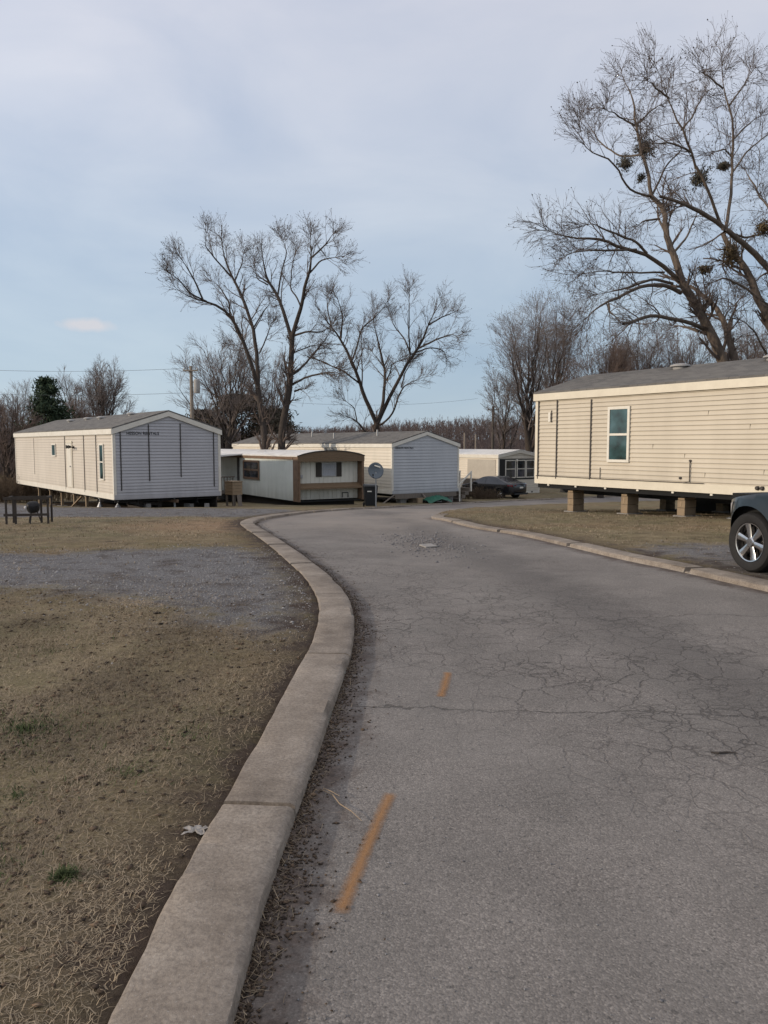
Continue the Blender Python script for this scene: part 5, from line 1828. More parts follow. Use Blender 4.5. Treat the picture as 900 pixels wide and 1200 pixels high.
def bud_geo(rng, tips, size):
    n = len(tips)
    base = np.array([(1, 0, 0), (-1, 0, 0), (0, 1, 0), (0, -1, 0), (0, 0, 1), (0, 0, -1)], float)
    V = tips[:, None, :] + base[None] * (size * rng.uniform(.5, 1.4, (n, 1, 1))) * rng.uniform(.6, 1.5, (n, 6, 1))
    f = np.array([(0, 2, 4, 4), (2, 1, 4, 4), (1, 3, 4, 4), (3, 0, 4, 4), (2, 0, 5, 5), (1, 2, 5, 5), (3, 1, 5, 5), (0, 3, 5, 5)])
    q = np.array([(0, 2, 1, 3), (0, 4, 1, 5), (2, 4, 3, 5)])
    F = ((np.arange(n) * 6)[:, None, None] + q[None]).reshape(-1, 4)
    return V.reshape(-1, 3), F


def drawn_tree(root, limbs, Y, seed, bark, twig, org, sc, base_w, dens=1.6, tw=.013, l1=(1.0, 2.6), up=.10, k2=5, k3=4, bud=.03, spread=.5, nlimb=16, ang=.75, shrink=.97):
    """limbs: list of (width_px0, width_px1, depth drift, [(crop x, crop y)...]) with crop origin/scale; each limb grows in depth as well"""
    rng = np.random.default_rng(seed)
    Ls = []; Rs = []; lens = []
    for li, (w0, w1, dz, P) in enumerate(limbs):
        o_, s_ = org, sc
        if isinstance(P[0][0], str):
            o_, s_ = CROPS[P[0][0]]; P = P[1:]
        pts3 = []
        n = len(P)
        z0, z1 = dz
        for i, (cx, cy) in enumerate(P):
            t = i / (n - 1)
            bx_, by_ = limbs[0][3][1]
            if li or i: cx = bx_ + (cx - bx_) * shrink; cy = by_ + (cy - by_) * shrink
            pts3.append(at(o_[0] + cx / s_, o_[1] + cy / s_, Y + z0 + (z1 - z0) * t))
        A = resample(pts3, nlimb)
        ln = np.linalg.norm(np.diff(A, axis=0), axis=1).sum()
        jit = rng.normal(0, .018 * ln, A.shape) * np.sin(np.linspace(0, np.pi, nlimb))[:, None] ** .5
        jit = (jit + np.roll(jit, 1, 0) + np.roll(jit, -1, 0)) / 3
        A = A + jit * np.array([.35, 1, .35])
        pxm = Y / 920 * (1.0 if shrink < .96 else .86)
        Ls.append(A); Rs.append(np.maximum(np.linspace(w0, w1, nlimb) * pxm / 2 * np.clip((nlimb - np.arange(nlimb)) / (nlimb * .4), .0 if w1 < 2.5 else 1, 1), tw * 1.1)); lens.append(ln)
    Ls = np.array(Ls); Rs = np.array(Rs); lens = np.array(lens)
    G = Geo(); G.add(*tubes(Ls, Rs, 10))
    o = root
    inv = np.array(o.location)
    def off(gg, name, mat):
        for v in gg.V: v -= inv
        return gg.obj(name, mat, o)
    off(G, 'trunk', bark)
    C = Geo()
    cnt = np.maximum((lens * dens * 1.3).astype(int), 1)
    thick = np.array([l[1] for l in limbs]) >= 2.6
    tmn = .30
    b1, r1 = grow(rng, Ls, Rs, cnt, ang, l1[0] * .9, l1[1] * .92, 7, up, .42, tw * 1.05, tmn, .12)
    C.add(*tubes(b1, r1, 5))
    # terminal sprays on every limb end
    e1, er1 = grow(rng, Ls, Rs, np.where(thick, 0, 5), .42, l1[0] * .45, l1[1] * .5, 6, up, .7, tw * 1.3, .80, .11)
    C.add(*tubes(e1, er1, 5))
    for (B, Rr) in ((b1, r1), (e1, er1)):
        b2, r2 = grow(rng, B, Rr, np.full(len(B), k2), .65, l1[0] * .45, l1[1] * .5, 5, up, .6, tw * .7, .2, .15)
        C.add(*tubes(b2, r2, 3))
        b3, r3 = grow(rng, b2, r2, np.full(len(b2), k3), .65, l1[0] * .2, l1[1] * .28, 4, up, .7, tw * .5, .15, .15)
        C.add(*tubes(b3, r3, 3))
        if bud:
            tips = np.concatenate([b3[::4, -1], b2[::4, -1]])
            C.add(*bud_geo(rng, tips, bud))
    off(C, 'crown', twig)
    return b1


CROPS = {'A': ((180, 240), 3.75), 'C': ((360, 310), 4.5), 'E1': ((660, 200), 3.75), 'E2': ((660, 20), 3.75), 'E0': ((540, 20), 2.5)}


def tree_root(name, px, py, Y, label, group='bare trees behind the homes'):
    w = at(px, py, Y)
    return empty(name, (w.x, Y, float(g(Y))), 0, label, 'tree', group)


def gpx(px, Y, crop):
    """crop coordinates of the ground point under pixel column px"""
    org, s = CROPS[crop]
    dz = CAMZ - float(g(Y))
    # invert: find py where at(px,py,Y).z == g
    lo, hi = 300, 900
    for _ in range(40):
        mid = (lo + hi) / 2
        if at(px, mid, Y).z > float(g(Y)) - .1: lo = mid
        else: hi = mid
    return ((px - org[0]) * s, (lo - org[1]) * s)


YA = 46.5
ta = tree_root('bare_tree', 311, 525, YA, 'tall twin stemmed bare tree leaning left, left of the pair')
drawn_tree(ta, [
    (11, 7.5, (0, 0), [gpx(312, YA, 'A'), (490, 1060), (472, 900), (457, 800)]),
    (6, 2, (0, -3), [(457, 800), (430, 690), (395, 590), (340, 470), (260, 412), (190, 402), (120, 380), (70, 330)]),
    (6, 2, (0, 2.5), [(457, 800), (460, 650), (430, 500), (400, 400), (340, 300), (310, 200), (285, 110), (292, 60)]),
    (2.5, 1, (-2, -4), [(210, 400), (170, 310), (130, 240), (95, 190)]),
    (2.5, 1, (-1.5, 0), [(330, 462), (330, 410), (280, 330), (240, 310)]),
    (2.2, 1, (-2.5, -5), [(225, 405), (150, 370), (95, 300), (45, 270)]),
    (2.5, 1, (1.5, 0), [(335, 290), (260, 210), (215, 150), (225, 90)]),
    (2.2, 1, (1.5, 4), [(350, 320), (385, 230), (395, 170)]),
    (2.2, 1, (.8, 3), [(440, 520), (490, 440), (515, 410)]),
    (2, 1, (.5, -2), [(465, 640), (500, 560), (520, 500)]),
    (2, .8, (.5, 2), [(455, 700), (400, 620), (340, 600)]),
], YA, 21, M['bark_dark'], M['twig'], *CROPS['A'], 5, dens=1.7, tw=.0112, l1=(1.0, 2.7), bud=.022)

YB = 47.5
tb = tree_root('bare_tree', 330, 525, YB, 'tall upright bare tree with long low limbs, right of the pair')
drawn_tree(tb, [
    (12, 6.5, (0, 0), [gpx(329, YB, 'A'), (560, 1060), (590, 850), (605, 700), (610, 580), (612, 545)]),
    (5.5, 2, (0, 2), [(608, 580), (580, 460), (545, 380), (505, 330), (475, 220), (470, 140)]),
    (6, 2, (0, -2), [(612, 560), (650, 420), (670, 330), (690, 270), (700, 200), (690, 85)]),
    (2.5, 1, (-1, -4), [(690, 275), (740, 215), (840, 200)]),
    (2.5, 1, (-1, -3), [(700, 205), (760, 150), (805, 85)]),
    (2.5, 1, (1, 4), [(545, 380), (560, 280), (590, 190), (555, 90)]),
    (2.2, 1, (-.5, 2), [(648, 425), (625, 370), (600, 350), (610, 250), (630, 150)]),
    (3.2, 1.2, (0, -3.5), [(605, 785), (680, 745), (790, 725), (850, 735)]),
    (3.5, 1.2, (0, 3), [(612, 735), (670, 690), (705, 640), (755, 590), (790, 520)]),
    (3, 1.2, (0, -2), [(618, 560), (680, 540), (750, 545), (800, 500)]),
    (2.2, 1, (0, -2), [(680, 655), (760, 680), (830, 720)]),
    (2, 1, (0, 2), [(622, 635), (680, 610), (740, 600)]),
    (2.6, 2, (0, -1), [(622, 812), (645, 803), (668, 800)]),
    (2, .8, (1, 3), [(500, 330), (450, 300), (440, 220)]),
], YB, 22, M['bark_dark'], M['twig'], *CROPS['A'], 5, dens=1.7, tw=.0112, l1=(1.0, 2.6), bud=.022)

YC = 60
tcn = tree_root('bare_tree', 441, 505, YC, 'broad spreading bare tree with a low fork, behind the pale home')
drawn_tree(tcn, [
    (9, 8, (0, 0), [gpx(443, YC, 'C'), (372, 890), (366, 830)]),
    (6, 1.6, (0, -4), [(366, 835), (330, 750), (290, 680), (260, 560), (220, 470), (170, 370), (120, 310), (65, 250), (30, 190)]),
    (5, 1.5, (0, 3), [(366, 835), (400, 750), (410, 640), (420, 600), (400, 510), (370, 390), (350, 310), (340, 210)]),
    (5.5, 1.8, (0, -2), [(372, 830), (430, 700), (480, 610), (530, 510), (570, 460), (620, 390), (650, 285), (690, 205), (735, 155)]),
    (2.5, 1, (-1, 2), [(235, 490), (270, 400), (276, 320), (350, 270), (400, 210), (440, 150)]),
    (2, 1, (-1, 1), [(285, 660), (287, 520), (285, 420), (280, 340)]),
    (2.5, 1, (-1, -5), [(275, 620), (240, 595), (170, 540), (60, 500), (10, 470)]),
    (2.5, 1, (-2, -5), [(172, 372), (182, 250), (150, 140)]),
    (2.2, 1, (-2, 0), [(120, 310), (100, 220), (95, 130)]),
    (2, 1, (1, 0), [(420, 600), (440, 560), (448, 515), (500, 490)]),
    (2.2, 1, (-1, 2), [(552, 462), (520, 380), (455, 300), (440, 240)]),
    (2.2, 1, (-1, -3), [(545, 455), (540, 300), (545, 100)]),
    (2.6, 1, (-1.5, -5), [(600, 425), (690, 380), (780, 350), (815, 375)]),
    (2.2, 1, (-2, 1), [(650, 300), (720, 260), (805, 225)]),
    (2.2, 1, (-1, 3), [(560, 460), (650, 420), (730, 440), (750, 490)]),
    (3, 1, (0, -3), [(376, 850), (430, 815), (465, 760), (482, 690), (500, 640), (580, 600), (640, 580)]),
    (2, 1, (-2, 0), [(500, 640), (520, 560), (545, 520)]),
    (2.4, 1.8, (0, -2), [(352, 905), (300, 880), (268, 832), (200, 795)]),
    (1.6, .8, (-1, -2), [(260, 830), (245, 750), (180, 700)]),
    (1.6, .8, (0, 2), [(400, 525), (370, 480), (335, 440)]),
], YC, 23, M['bark_dark'], M['twig'], *CROPS['C'], 4.5, dens=1.55, tw=.0125, l1=(1.1, 3.0), bud=.022)

YE = 28
te = tree_root('bare_tree', 850, 425, YE, 'largest bare tree, leaning left behind the roof of the tan home, dotted with mistletoe', 'big bare trees at right')
drawn_tree(te, [
    (17, 9, (0, 0), [gpx(872, YE, 'E1'), (715, 840), (650, 735), (600, 635), (560, 550), (515, 480)]),
    (8.5, 5, (0, 1), [(520, 490), (495, 400), (455, 310), (440, 250), (432, 130), (372, 78)]),
    (4.5, 1.5, (1, 2), ['E2', ][0:0] + [(372, 78), (345, -55), (330, -115), (300, -245), (290, -375), (250, -445), (230, -515)]),
    (9, 3.5, (0, 2), [(760, 850), (722, 700), (680, 600), (640, 550), (550, 490)]),
    (3.5, 1.5, (0, 3), [(720, 705), (735, 640), (765, 570), (800, 520)]),
    (5.2, 1.3, (0, -3), [(495, 462), (430, 400), (350, 342), (250, 312), (180, 292), (110, 275), (0, 272), (-90, 255), (-160, 200)]),
    (5, 1.5, (0, -4), [(508, 522), (450, 490), (400, 485), (320, 500), (240, 530), (150, 575), (80, 625), (15, 690)]),
    (3.6, 1.4, (0, -2), [(470, 480), (400, 462), (340, 468), (250, 502), (100, 535)]),
    (5, 3, (0, -3), [(612, 690), (540, 655), (460, 640), (380, 625), (310, 650), (245, 665)]),
    (3.5, 2, (0, 1), [(590, 700), (530, 680), (480, 672)]),
    (3, 1.2, (-1.5, -3), [(350, 340), (300, 280), (200, 250), (100, 200), (40, 215)]),
    (2.8, 1, (-1, -4), [(300, 325), (200, 328), (60, 325), (-40, 350)]),
    (3.2, 1, (1, 3), [(440, 255), (405, 180), (400, 110), (372, 80)]),
    (2.8, 1, (1, 0), [(408, 182), (340, 190), (300, 220)]),
    (3, 1, (1, 4), [(470, 345), (540, 260), (575, 180), (610, 110)]),
    (2.8, 1, (1, -2), [(372, 78), (330, 68), (250, 55), (240, -30), (180, -90), (60, -130), (30, -300)]),
    (2.4, 1, (1, 3), [(330, -115), (240, -100), (150, -150), (40, -310)]),
    (2.4, 1, (2, 0), [(300, -245), (210, -300), (150, -330)]),
    (2.4, 1, (2, 5), [(300, -250), (380, -320), (420, -350)]),
    (2.4, 1, (0, -3), [(430, 430), (250, 430), (130, 420), (30, 440)]),
    (2.6, 1, (1, 3), [(372, 80), (440, -60), (520, -150), (480, -200)]),
    (2.6, 1.2, (-1, -2), [(175, 575), (180, 610), (220, 645)]),
], YE, 24, M['bark_warm'], M['twig'], *CROPS['E1'], 4, dens=2.1, tw=.0078, l1=(.8, 2.3), up=.05, k2=5, k3=4, bud=.0165, ang=.85, shrink=.955)

YF = 27
tf = tree_root('bare_tree', 915, 430, YF, 'bare tree at the right edge with a heavy arching limb and mistletoe', 'big bare trees at right')
drawn_tree(tf, [
    (17, 11, (0, 0), [gpx(918, YF, 'E1'), (960, 860), (930, 700), (890, 610)]),
    (10, 5, (0, 1), [(892, 615), (850, 540), (820, 465), (780, 390), (720, 310), (690, 250)]),
    (9, 7, (0, 0), [(960, 800), (985, 620), (960, 500), (895, 400)]),
    (7, 3, (0, -2), [(897, 404), (830, 322), (760, 285), (690, 232), (640, 182), (560, 130), (480, 100), (400, 78)]),
    (3.8, 1.2, (-1, 1), [(700, 240), (718, 180), (722, 0), (735, -75), (737, -275), (702, -345), (682, -475), (676, -610)]),
    (3.6, 1.2, (-1, -3), [(690, 232), (650, 130), (612, 45), (560, -75), (540, -125), (480, -275), (440, -375), (400, -495), (370, -545)]),
    (3, 1.2, (0, 3), [(740, 250), (800, 270), (860, 250), (900, 230)]),
    (2.4, 1, (1, 3), [(725, -20), (800, -130), (880, -200), (960, -240)]),
    (2.2, 1, (1, -2), [(735, -100), (700, -140), (640, -130)]),
    (2.2, 1, (1, 4), [(720, -340), (790, -440), (840, -520)]),
    (2.2, 1, (1, 3), [(735, -180), (800, -250), (870, -300)]),
    (2.2, 1, (1, -2), [(690, -420), (620, -480), (580, -500)]),
    (2.2, 1, (-2, -4), [(540, -125), (480, -160), (400, -170), (340, -160)]),
    (2.2, 1, (-2, 2), [(500, -230), (560, -300), (590, -380), (640, -420)]),
    (2.2, 1, (-2, -5), [(440, -375), (380, -420), (330, -470)]),
    (3, 1.2, (0, -2), [(850, 545), (780, 490), (700, 450), (640, 470), (610, 500)]),
    (3, 1, (0, 3), [(930, 420), (870, 440), (830, 480)]),
    (2.6, 1, (0, 3), [(905, 140), (860, 70), (800, -20), (790, -70)]),
    (4, 1.6, (0, 1), [(1000, 500), (960, 300), (905, 140), (860, 60)]),
    (2.6, 1, (0, -2), [(890, 800), (830, 690), (760, 640)]),
    (2.4, 1, (0, 2), [(700, 310), (690, 400), (720, 480)]),
], YF, 25, M['bark_warm'], M['twig'], *CROPS['E1'], 4, dens=1.9, tw=.0078, l1=(.8, 2.2), up=.04, k2=5, k3=4, bud=.0165, ang=.9, shrink=.955)


# mistletoe and leaf clumps hanging in those two trees
def clump(name, crop, cx, cy, r_px, Y, mat, label, cat, n=900, squash=1.0, group='mistletoe clumps in the right trees'):
    org, s = CROPS[crop]
    bx_, by_ = (735, 845) if crop == 'E1' else (735, 1520)
    cx = bx_ + (cx - bx_) * .955; cy = by_ + (cy - by_) * .955
    c = at(org[0] + cx / s, org[1] + cy / s, Y)
    rad = r_px / s * Y / 920 * .88
    rng = np.random.default_rng(int(cx + cy))
    v = rng.normal(0, 1, (n, 3)); v /= np.linalg.norm(v, axis=1, keepdims=True)
    lump = 1 + .38 * np.sin(v[:, 0] * 4 + cx) * np.cos(v[:, 2] * 3.3 + cy) + .2 * np.sin(v[:, 1] * 7 + cy) * np.sin(v[:, 2] * 6)
    p = v * (rad * lump * rng.uniform(.02, 1, n) ** .75)[:, None] * np.array([1, 1, squash])
    a = rng.normal(0, 1, (n, 3)); a /= np.linalg.norm(a, axis=1, keepdims=True)
    b = np.cross(a, v); b /= np.linalg.norm(b, axis=1, keepdims=True) + 1e-9
    s1, s2 = .07, .017
    V = np.stack([p - a * s1, p + b * s2, p + a * s1, p - b * s2], 1).reshape(-1, 3)
    F = (np.arange(n) * 4)[:, None] + np.arange(4)[None]
    o = fast_mesh(name, V, F, mat, attrs={'shade': np.repeat(rng.uniform(0, 1, n), 4)})
    o.location = c
    tag(o, label, cat, group)


clump('mistletoe', 'E2', 340, 535, 58, 30, M['mistle'], 'largest dark mistletoe ball high in the leaning tree', 'mistletoe', 1100)
clump('mistletoe', 'E2', 250, 602, 42, 29, M['mistle'], 'mistletoe ball left of and below the largest one', 'mistletoe', 650)
clump('mistletoe', 'E2', 325, 668, 26, 29.5, M['mistle'], 'smallest mistletoe tuft under the two dark balls', 'mistletoe', 260)
clump('mistletoe', 'E2', 595, 668, 62, 26, M['mistle'], 'loose see-through mistletoe ball on the middle upright branch', 'mistletoe', 700)
clump('leaf_cluster', 'E1', 885, 225, 40, 27.5, M['mistle_brown'], 'brown leafy clump at the right edge of the photo', 'leaf clump', 700, 1.2)
clump('leaf_cluster', 'E1', 735, 350, 52, 27, M['mistle_brown'], 'olive brown leafy growth on the thick right trunk', 'leaf clump', 900, 1.4)
clump('leaf_cluster', 'E1', 620, 415, 45, 27, M['mistle_brown'], 'brown dead leaf clump left of the thick right trunk', 'leaf clump', 500, .6)
clump('bird_nest', 'E2', 702, 615, 34, 27, M['wood_dark'] if False else M['mistle'], 'dark crescent shaped nest against the tall upright branch', 'nest', 650, .5)


# procedural bare trees farther away
def wild_tree(name, px, Y, top_py, w_px, seed, bark, twig, label, group='bare trees behind the homes', trunk_w=.3, fork=.25, nl=13, tw=.02, k1=9, k2=5, k3=4, up=.045, spreadf=1.0, bud=0, cat='tree', zoff=0.0):
    rng = np.random.default_rng(seed)
    b = at(px, 520, Y); gz_ = float(g(Y)) + zoff
    top = at(px, top_py, Y).z - gz_
    hw = w_px * Y / 920 / 2
    root = empty(name, (b.x, Y, gz_), 0, label, cat, group)
    tp = np.zeros((1, 12, 3)); tp[0, :, 2] = np.linspace(-.2, top * .8, 12)
    wig = np.cumsum(rng.normal(0, .010 * top, (12, 2)), 0); wig[:2] = 0
    tp[0, :, :2] = wig
    tr = (trunk_w * np.linspace(1, .1, 12) ** 1.2)[None]
    # main limbs rise from the fork in a vase
    pts_ = []; rad = []
    for k in range(nl):
        t = fork + (1 - fork) * .75 * k / nl
        f = t * .8 / .8
        i = int(t * 11); base = tp[0, i]
        a = k * 2.4 + rng.uniform(-.4, .4)
        ph = R(rng.uniform(18, 84)) if k % 2 else R(rng.uniform(30, 70))
        q_ = rng.uniform(.78, .98) * spreadf
        end = np.array([base[0] + hw * q_ * math.cos(ph) * math.cos(a), base[1] + hw * q_ * math.cos(ph) * math.sin(a), base[2] + (top - base[2]) * q_ * math.sin(ph)])
        q = np.linspace(0, 1, 12)[:, None]
        c1 = base + (end - base) * np.array([.55, .55, .5])
        P_ = (1 - q) ** 2 * base + 2 * q * (1 - q) * c1 + q * q * end
        P_ += rng.normal(0, .006 * top, P_.shape) * np.sin(q * np.pi)
        pts_.append(P_); rad.append(np.linspace(max(tr[0, i] * .5, tw * 2), tw * 1.2, 12))
    Ls = np.concatenate([tp, np.array(pts_)]); Rs = np.concatenate([tr, np.array(rad)])
    G = Geo(); G.add(*tubes(Ls, Rs, 8)); G.obj('trunk', bark, root)
    C = Geo()
    ln = top
    b1, r1 = grow(rng, Ls, Rs, np.full(len(Ls), int(k1 * 1.35)),   .55, ln * .10, ln * .26, 7, up, .5, tw * 1.1, .25, .09)
    b2, r2 = grow(rng, b1, r1, np.full(len(b1), k2), .55, ln * .05, ln * .13, 5, up, .6, tw * .75, .15, .1)
    b3, r3 = grow(rng, b2, r2, np.full(len(b2), k3), .55, ln * .03, ln * .08, 4, up, .7, tw * .55, .15, .12)
    C.add(*tubes(b1, r1, 4)); C.add(*tubes(b2, r2, 3)); C.add(*tubes(b3, r3, 3))
    if bud: C.add(*bud_geo(rng, b3[:, -1], bud))
    C.obj('crown', twig, root)
    return root


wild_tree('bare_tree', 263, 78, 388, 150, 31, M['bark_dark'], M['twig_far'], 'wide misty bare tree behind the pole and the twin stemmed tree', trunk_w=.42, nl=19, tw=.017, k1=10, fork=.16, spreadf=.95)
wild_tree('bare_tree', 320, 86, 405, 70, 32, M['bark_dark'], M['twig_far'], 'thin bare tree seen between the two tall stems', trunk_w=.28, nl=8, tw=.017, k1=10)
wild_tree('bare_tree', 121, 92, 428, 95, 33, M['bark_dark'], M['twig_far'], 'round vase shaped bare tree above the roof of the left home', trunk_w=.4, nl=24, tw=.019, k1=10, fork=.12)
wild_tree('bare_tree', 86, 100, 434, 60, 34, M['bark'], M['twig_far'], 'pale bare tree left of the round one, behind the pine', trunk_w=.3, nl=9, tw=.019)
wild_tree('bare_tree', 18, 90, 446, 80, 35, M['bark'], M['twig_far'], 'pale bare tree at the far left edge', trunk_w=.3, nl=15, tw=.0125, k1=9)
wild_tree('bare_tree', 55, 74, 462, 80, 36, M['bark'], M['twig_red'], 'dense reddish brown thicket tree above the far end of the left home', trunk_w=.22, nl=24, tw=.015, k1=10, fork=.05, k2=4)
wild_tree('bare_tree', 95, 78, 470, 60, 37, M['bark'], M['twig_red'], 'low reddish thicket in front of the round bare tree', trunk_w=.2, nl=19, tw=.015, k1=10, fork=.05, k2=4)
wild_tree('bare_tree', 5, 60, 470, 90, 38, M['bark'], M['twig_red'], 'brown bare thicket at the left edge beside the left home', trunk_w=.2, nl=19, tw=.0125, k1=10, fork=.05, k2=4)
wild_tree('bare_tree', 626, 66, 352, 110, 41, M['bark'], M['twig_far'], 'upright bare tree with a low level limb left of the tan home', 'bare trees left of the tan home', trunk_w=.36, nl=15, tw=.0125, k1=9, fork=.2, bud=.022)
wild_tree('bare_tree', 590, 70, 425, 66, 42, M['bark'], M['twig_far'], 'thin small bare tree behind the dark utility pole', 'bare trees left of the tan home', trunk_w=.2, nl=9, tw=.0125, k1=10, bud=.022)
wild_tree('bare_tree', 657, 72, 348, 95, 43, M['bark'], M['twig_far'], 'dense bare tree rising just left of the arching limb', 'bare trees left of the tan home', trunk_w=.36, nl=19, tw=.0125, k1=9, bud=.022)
for k, (px, ty, lb) in enumerate(((705, 385, 'reddish bare tree behind the roof, left of the broken limb'), (748, 372, 'reddish bare tree behind the roof under the broken limb'), (800, 380, 'reddish bare tree behind the leaning trunk'), (870, 372, 'reddish bare tree behind the right roof vent'))):
    wild_tree('bare_tree', px, 52 + 3 * (k % 2), ty, 92, 50 + k, M['bark'], M['twig_red'], lb, 'reddish bare trees behind the tan home', trunk_w=.24, nl=19, tw=.0105, k1=12, fork=.1, k2=5, bud=.02)
# low level limb of the upright tree
# evergreens ------------------------------------------------------------
def evergreen(name, px, Y, top_py, w_px, seed, mat, label, conical=True, n=5200, group=None, card=.22, low=.12):
    rng = np.random.default_rng(seed)
    b = at(px, 520, Y); gz_ = float(g(Y)); top = at(px, top_py, Y).z - gz_; hw = w_px * Y / 920 / 2
    root = empty(name, (b.x, Y, gz_), 0, label, 'tree', group)
    G = Geo(); tp = np.zeros((1, 8, 3)); tp[0, :, 2] = np.linspace(-.2, top * .95, 8)
    G.add(*tubes(tp, np.linspace(.25, .04, 8)[None], 8)); G.obj('trunk', M['bark'], root)
    nb = 46 if conical else 60
    Ps = []
    for k in range(nb):
        t = low + (1 - low) * rng.uniform(0, 1) ** .8
        z = top * t * (.93 if conical else 1)
        if conical: r_ = hw * (1 - t) ** .65 * rng.uniform(.55, 1.1)
        else: r_ = hw * math.sqrt(max(.02, 1 - ((t - .35) / .66) ** 2)) * rng.uniform(.5, 1.0)
        a = rng.uniform(0, 6.28)
        c = np.array([r_ * math.cos(a), r_ * math.sin(a), z])
        m = n // nb
        sp = hw * (.12 + .2 * (1 - t)) if conical else hw * .22
        q = c + rng.normal(0, 1, (m, 3)) * np.array([sp, sp, sp * .5])
        Ps.append(q)
    p = np.concatenate(Ps); m = len(p)
    p[:, 2] = np.clip(p[:, 2], .05, top)
    a = rng.normal(0, 1, (m, 3)); a[:, 2] += .4; a /= np.linalg.norm(a, axis=1, keepdims=True)
    v = rng.normal(0, 1, (m, 3)); bb = np.cross(a, v); bb /= np.linalg.norm(bb, axis=1, keepdims=True)
    V = np.stack([p - a * card, p + bb * card * .22, p + a * card, p - bb * card * .22], 1).reshape(-1, 3)
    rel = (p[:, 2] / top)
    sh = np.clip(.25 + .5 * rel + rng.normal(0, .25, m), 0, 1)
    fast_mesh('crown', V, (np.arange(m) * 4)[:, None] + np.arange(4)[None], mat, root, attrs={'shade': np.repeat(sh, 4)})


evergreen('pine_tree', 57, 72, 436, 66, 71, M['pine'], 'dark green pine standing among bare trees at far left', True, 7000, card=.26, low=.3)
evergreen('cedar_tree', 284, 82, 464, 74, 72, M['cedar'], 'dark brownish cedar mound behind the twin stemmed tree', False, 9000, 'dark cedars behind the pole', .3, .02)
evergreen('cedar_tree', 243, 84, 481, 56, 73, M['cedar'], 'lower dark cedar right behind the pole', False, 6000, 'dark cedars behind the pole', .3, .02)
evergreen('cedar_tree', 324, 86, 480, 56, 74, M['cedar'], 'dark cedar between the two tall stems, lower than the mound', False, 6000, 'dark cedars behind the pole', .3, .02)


# brush and weeds ---------------------------------------------------------
def brush(name, px, Y, w, d, h, n, seed, mat, label, cat='shrub', lean=.25, group=None):
    rng = np.random.default_rng(seed)
    b = at(px, 560, Y); gz_ = float(g(Y)) + KH - .02
    a = rng.uniform(0, 6.28, n); q = np.sqrt(rng.uniform(0, 1, n))
    base = np.stack([w / 2 * q * np.cos(a), d / 2 * q * np.sin(a), np.zeros(n)], 1)
    P = 5
    out = np.zeros((n, P, 3)); out[:, 0] = base
    dr = np.stack([base[:, 0] / w * lean * 2, base[:, 1] / d * lean * 2, np.ones(n)], 1) + rng.normal(0, lean, (n, 3))
    dr /= np.linalg.norm(dr, axis=1, keepdims=True)
    L = h * rng.uniform(.4, 1.1, n) * (1 - .4 * q)
    for k in range(1, P):
        out[:, k] = out[:, k - 1] + dr * (L / (P - 1))[:, None]
        dr += rng.normal(0, .18, (n, 3)); dr /= np.linalg.norm(dr, axis=1, keepdims=True)
    ra = np.linspace(1, .4, P)[None] * np.full((n, 1), .009 * max(1, Y / 40))
    G = Geo(); G.add(*tubes(out, ra, 3))
    b2, r2 = grow(rng, out, ra, np.full(n, 4), .6, h * .15, h * .4, 4, .05, .7, .006 * max(1, Y / 40), .3)
    G.add(*tubes(b2, r2, 3))
    b3, r3 = grow(rng, b2, r2, np.full(len(b2), 3), .6, h * .06, h * .18, 3, .05, .7, .006 * max(1, Y / 40), .2)
    G.add(*tubes(b3, r3, 3))
    nv = G.n
    o = G.obj(name, mat, attrs={'shade': np.clip(np.random.default_rng(seed).normal(.5, .25, nv), 0, 1)})
    o.location = (b.x, Y, gz_)
    return tag(o, label, cat, group)


brush('dead_shrub', 551, 49.5, 3.6, 1.6, 1.0, 220, 81, M['brush'], 'low tangled brown shrub in front of the black sedan', group='dead shrubs by the sedan')
brush('dead_shrub', 528, 47.6, 1.5, 1.2, .95, 90, 82, M['brush'], 'small brown shrub between the pale gable and the sedan', group='dead shrubs by the sedan')
brush('dead_shrub', 572, 49.2, 2.0, 1.0, .6, 110, 83, M['brush'], 'lowest brown shrub at the roadside right before the sedan wheel', group='dead shrubs by the sedan')
brush('dry_weeds', 5, 44, 6, 3, 1.9, 420, 84, M['brush'], 'tall dry brown weeds beside the far end of the left home', 'weeds', .15)
brush('dry_weeds', 22, 47.5, 3.5, 2.5, 1.3, 240, 85, M['brush'], 'lower pale weeds behind the far corner of the left home', 'weeds', .2)

# tall dead field grass far left, one mass
rng = np.random.default_rng(91)
n = 26000
x = rng.uniform(-75, -18, n); y = rng.uniform(46, 78, n)
tag(blades('tall_field_grass', x, y, g(y) + .05, 1.0, .035, 1.25, M['brush'], rng), kind='stuff')

# distant woods: ridge of ground and one mass of bare trunks ----------------
def ridge_h(x, y):
    r_ = np.clip((y - 105) / 60, 0, 1); r_ = r_ * r_ * (3 - 2 * r_)
    return g(y) + r_ * (4.6 + .9 * np.sin(x * .021 + 1) + .5 * np.sin(x * .06))


X, Y_ = np.meshgrid(np.linspace(-260, 260, 131), np.concatenate([np.linspace(100, 170, 29), np.linspace(180, 420, 13)]))
Zr = ridge_h(X, Y_) - .25 + np.where(Y_ < 104, -.6, 0)
V = np.stack([X, Y_, Zr], 2).reshape(-1, 3)
nx_ = X.shape[1]; ny_ = X.shape[0]
idx = np.arange(nx_ * ny_).reshape(ny_, nx_)
F = np.stack([idx[:-1, :-1], idx[:-1, 1:], idx[1:, 1:], idx[1:, :-1]], -1).reshape(-1, 4)
tag(fast_mesh('hills', V, F, M['far_hill'], smooth=True), kind='structure')

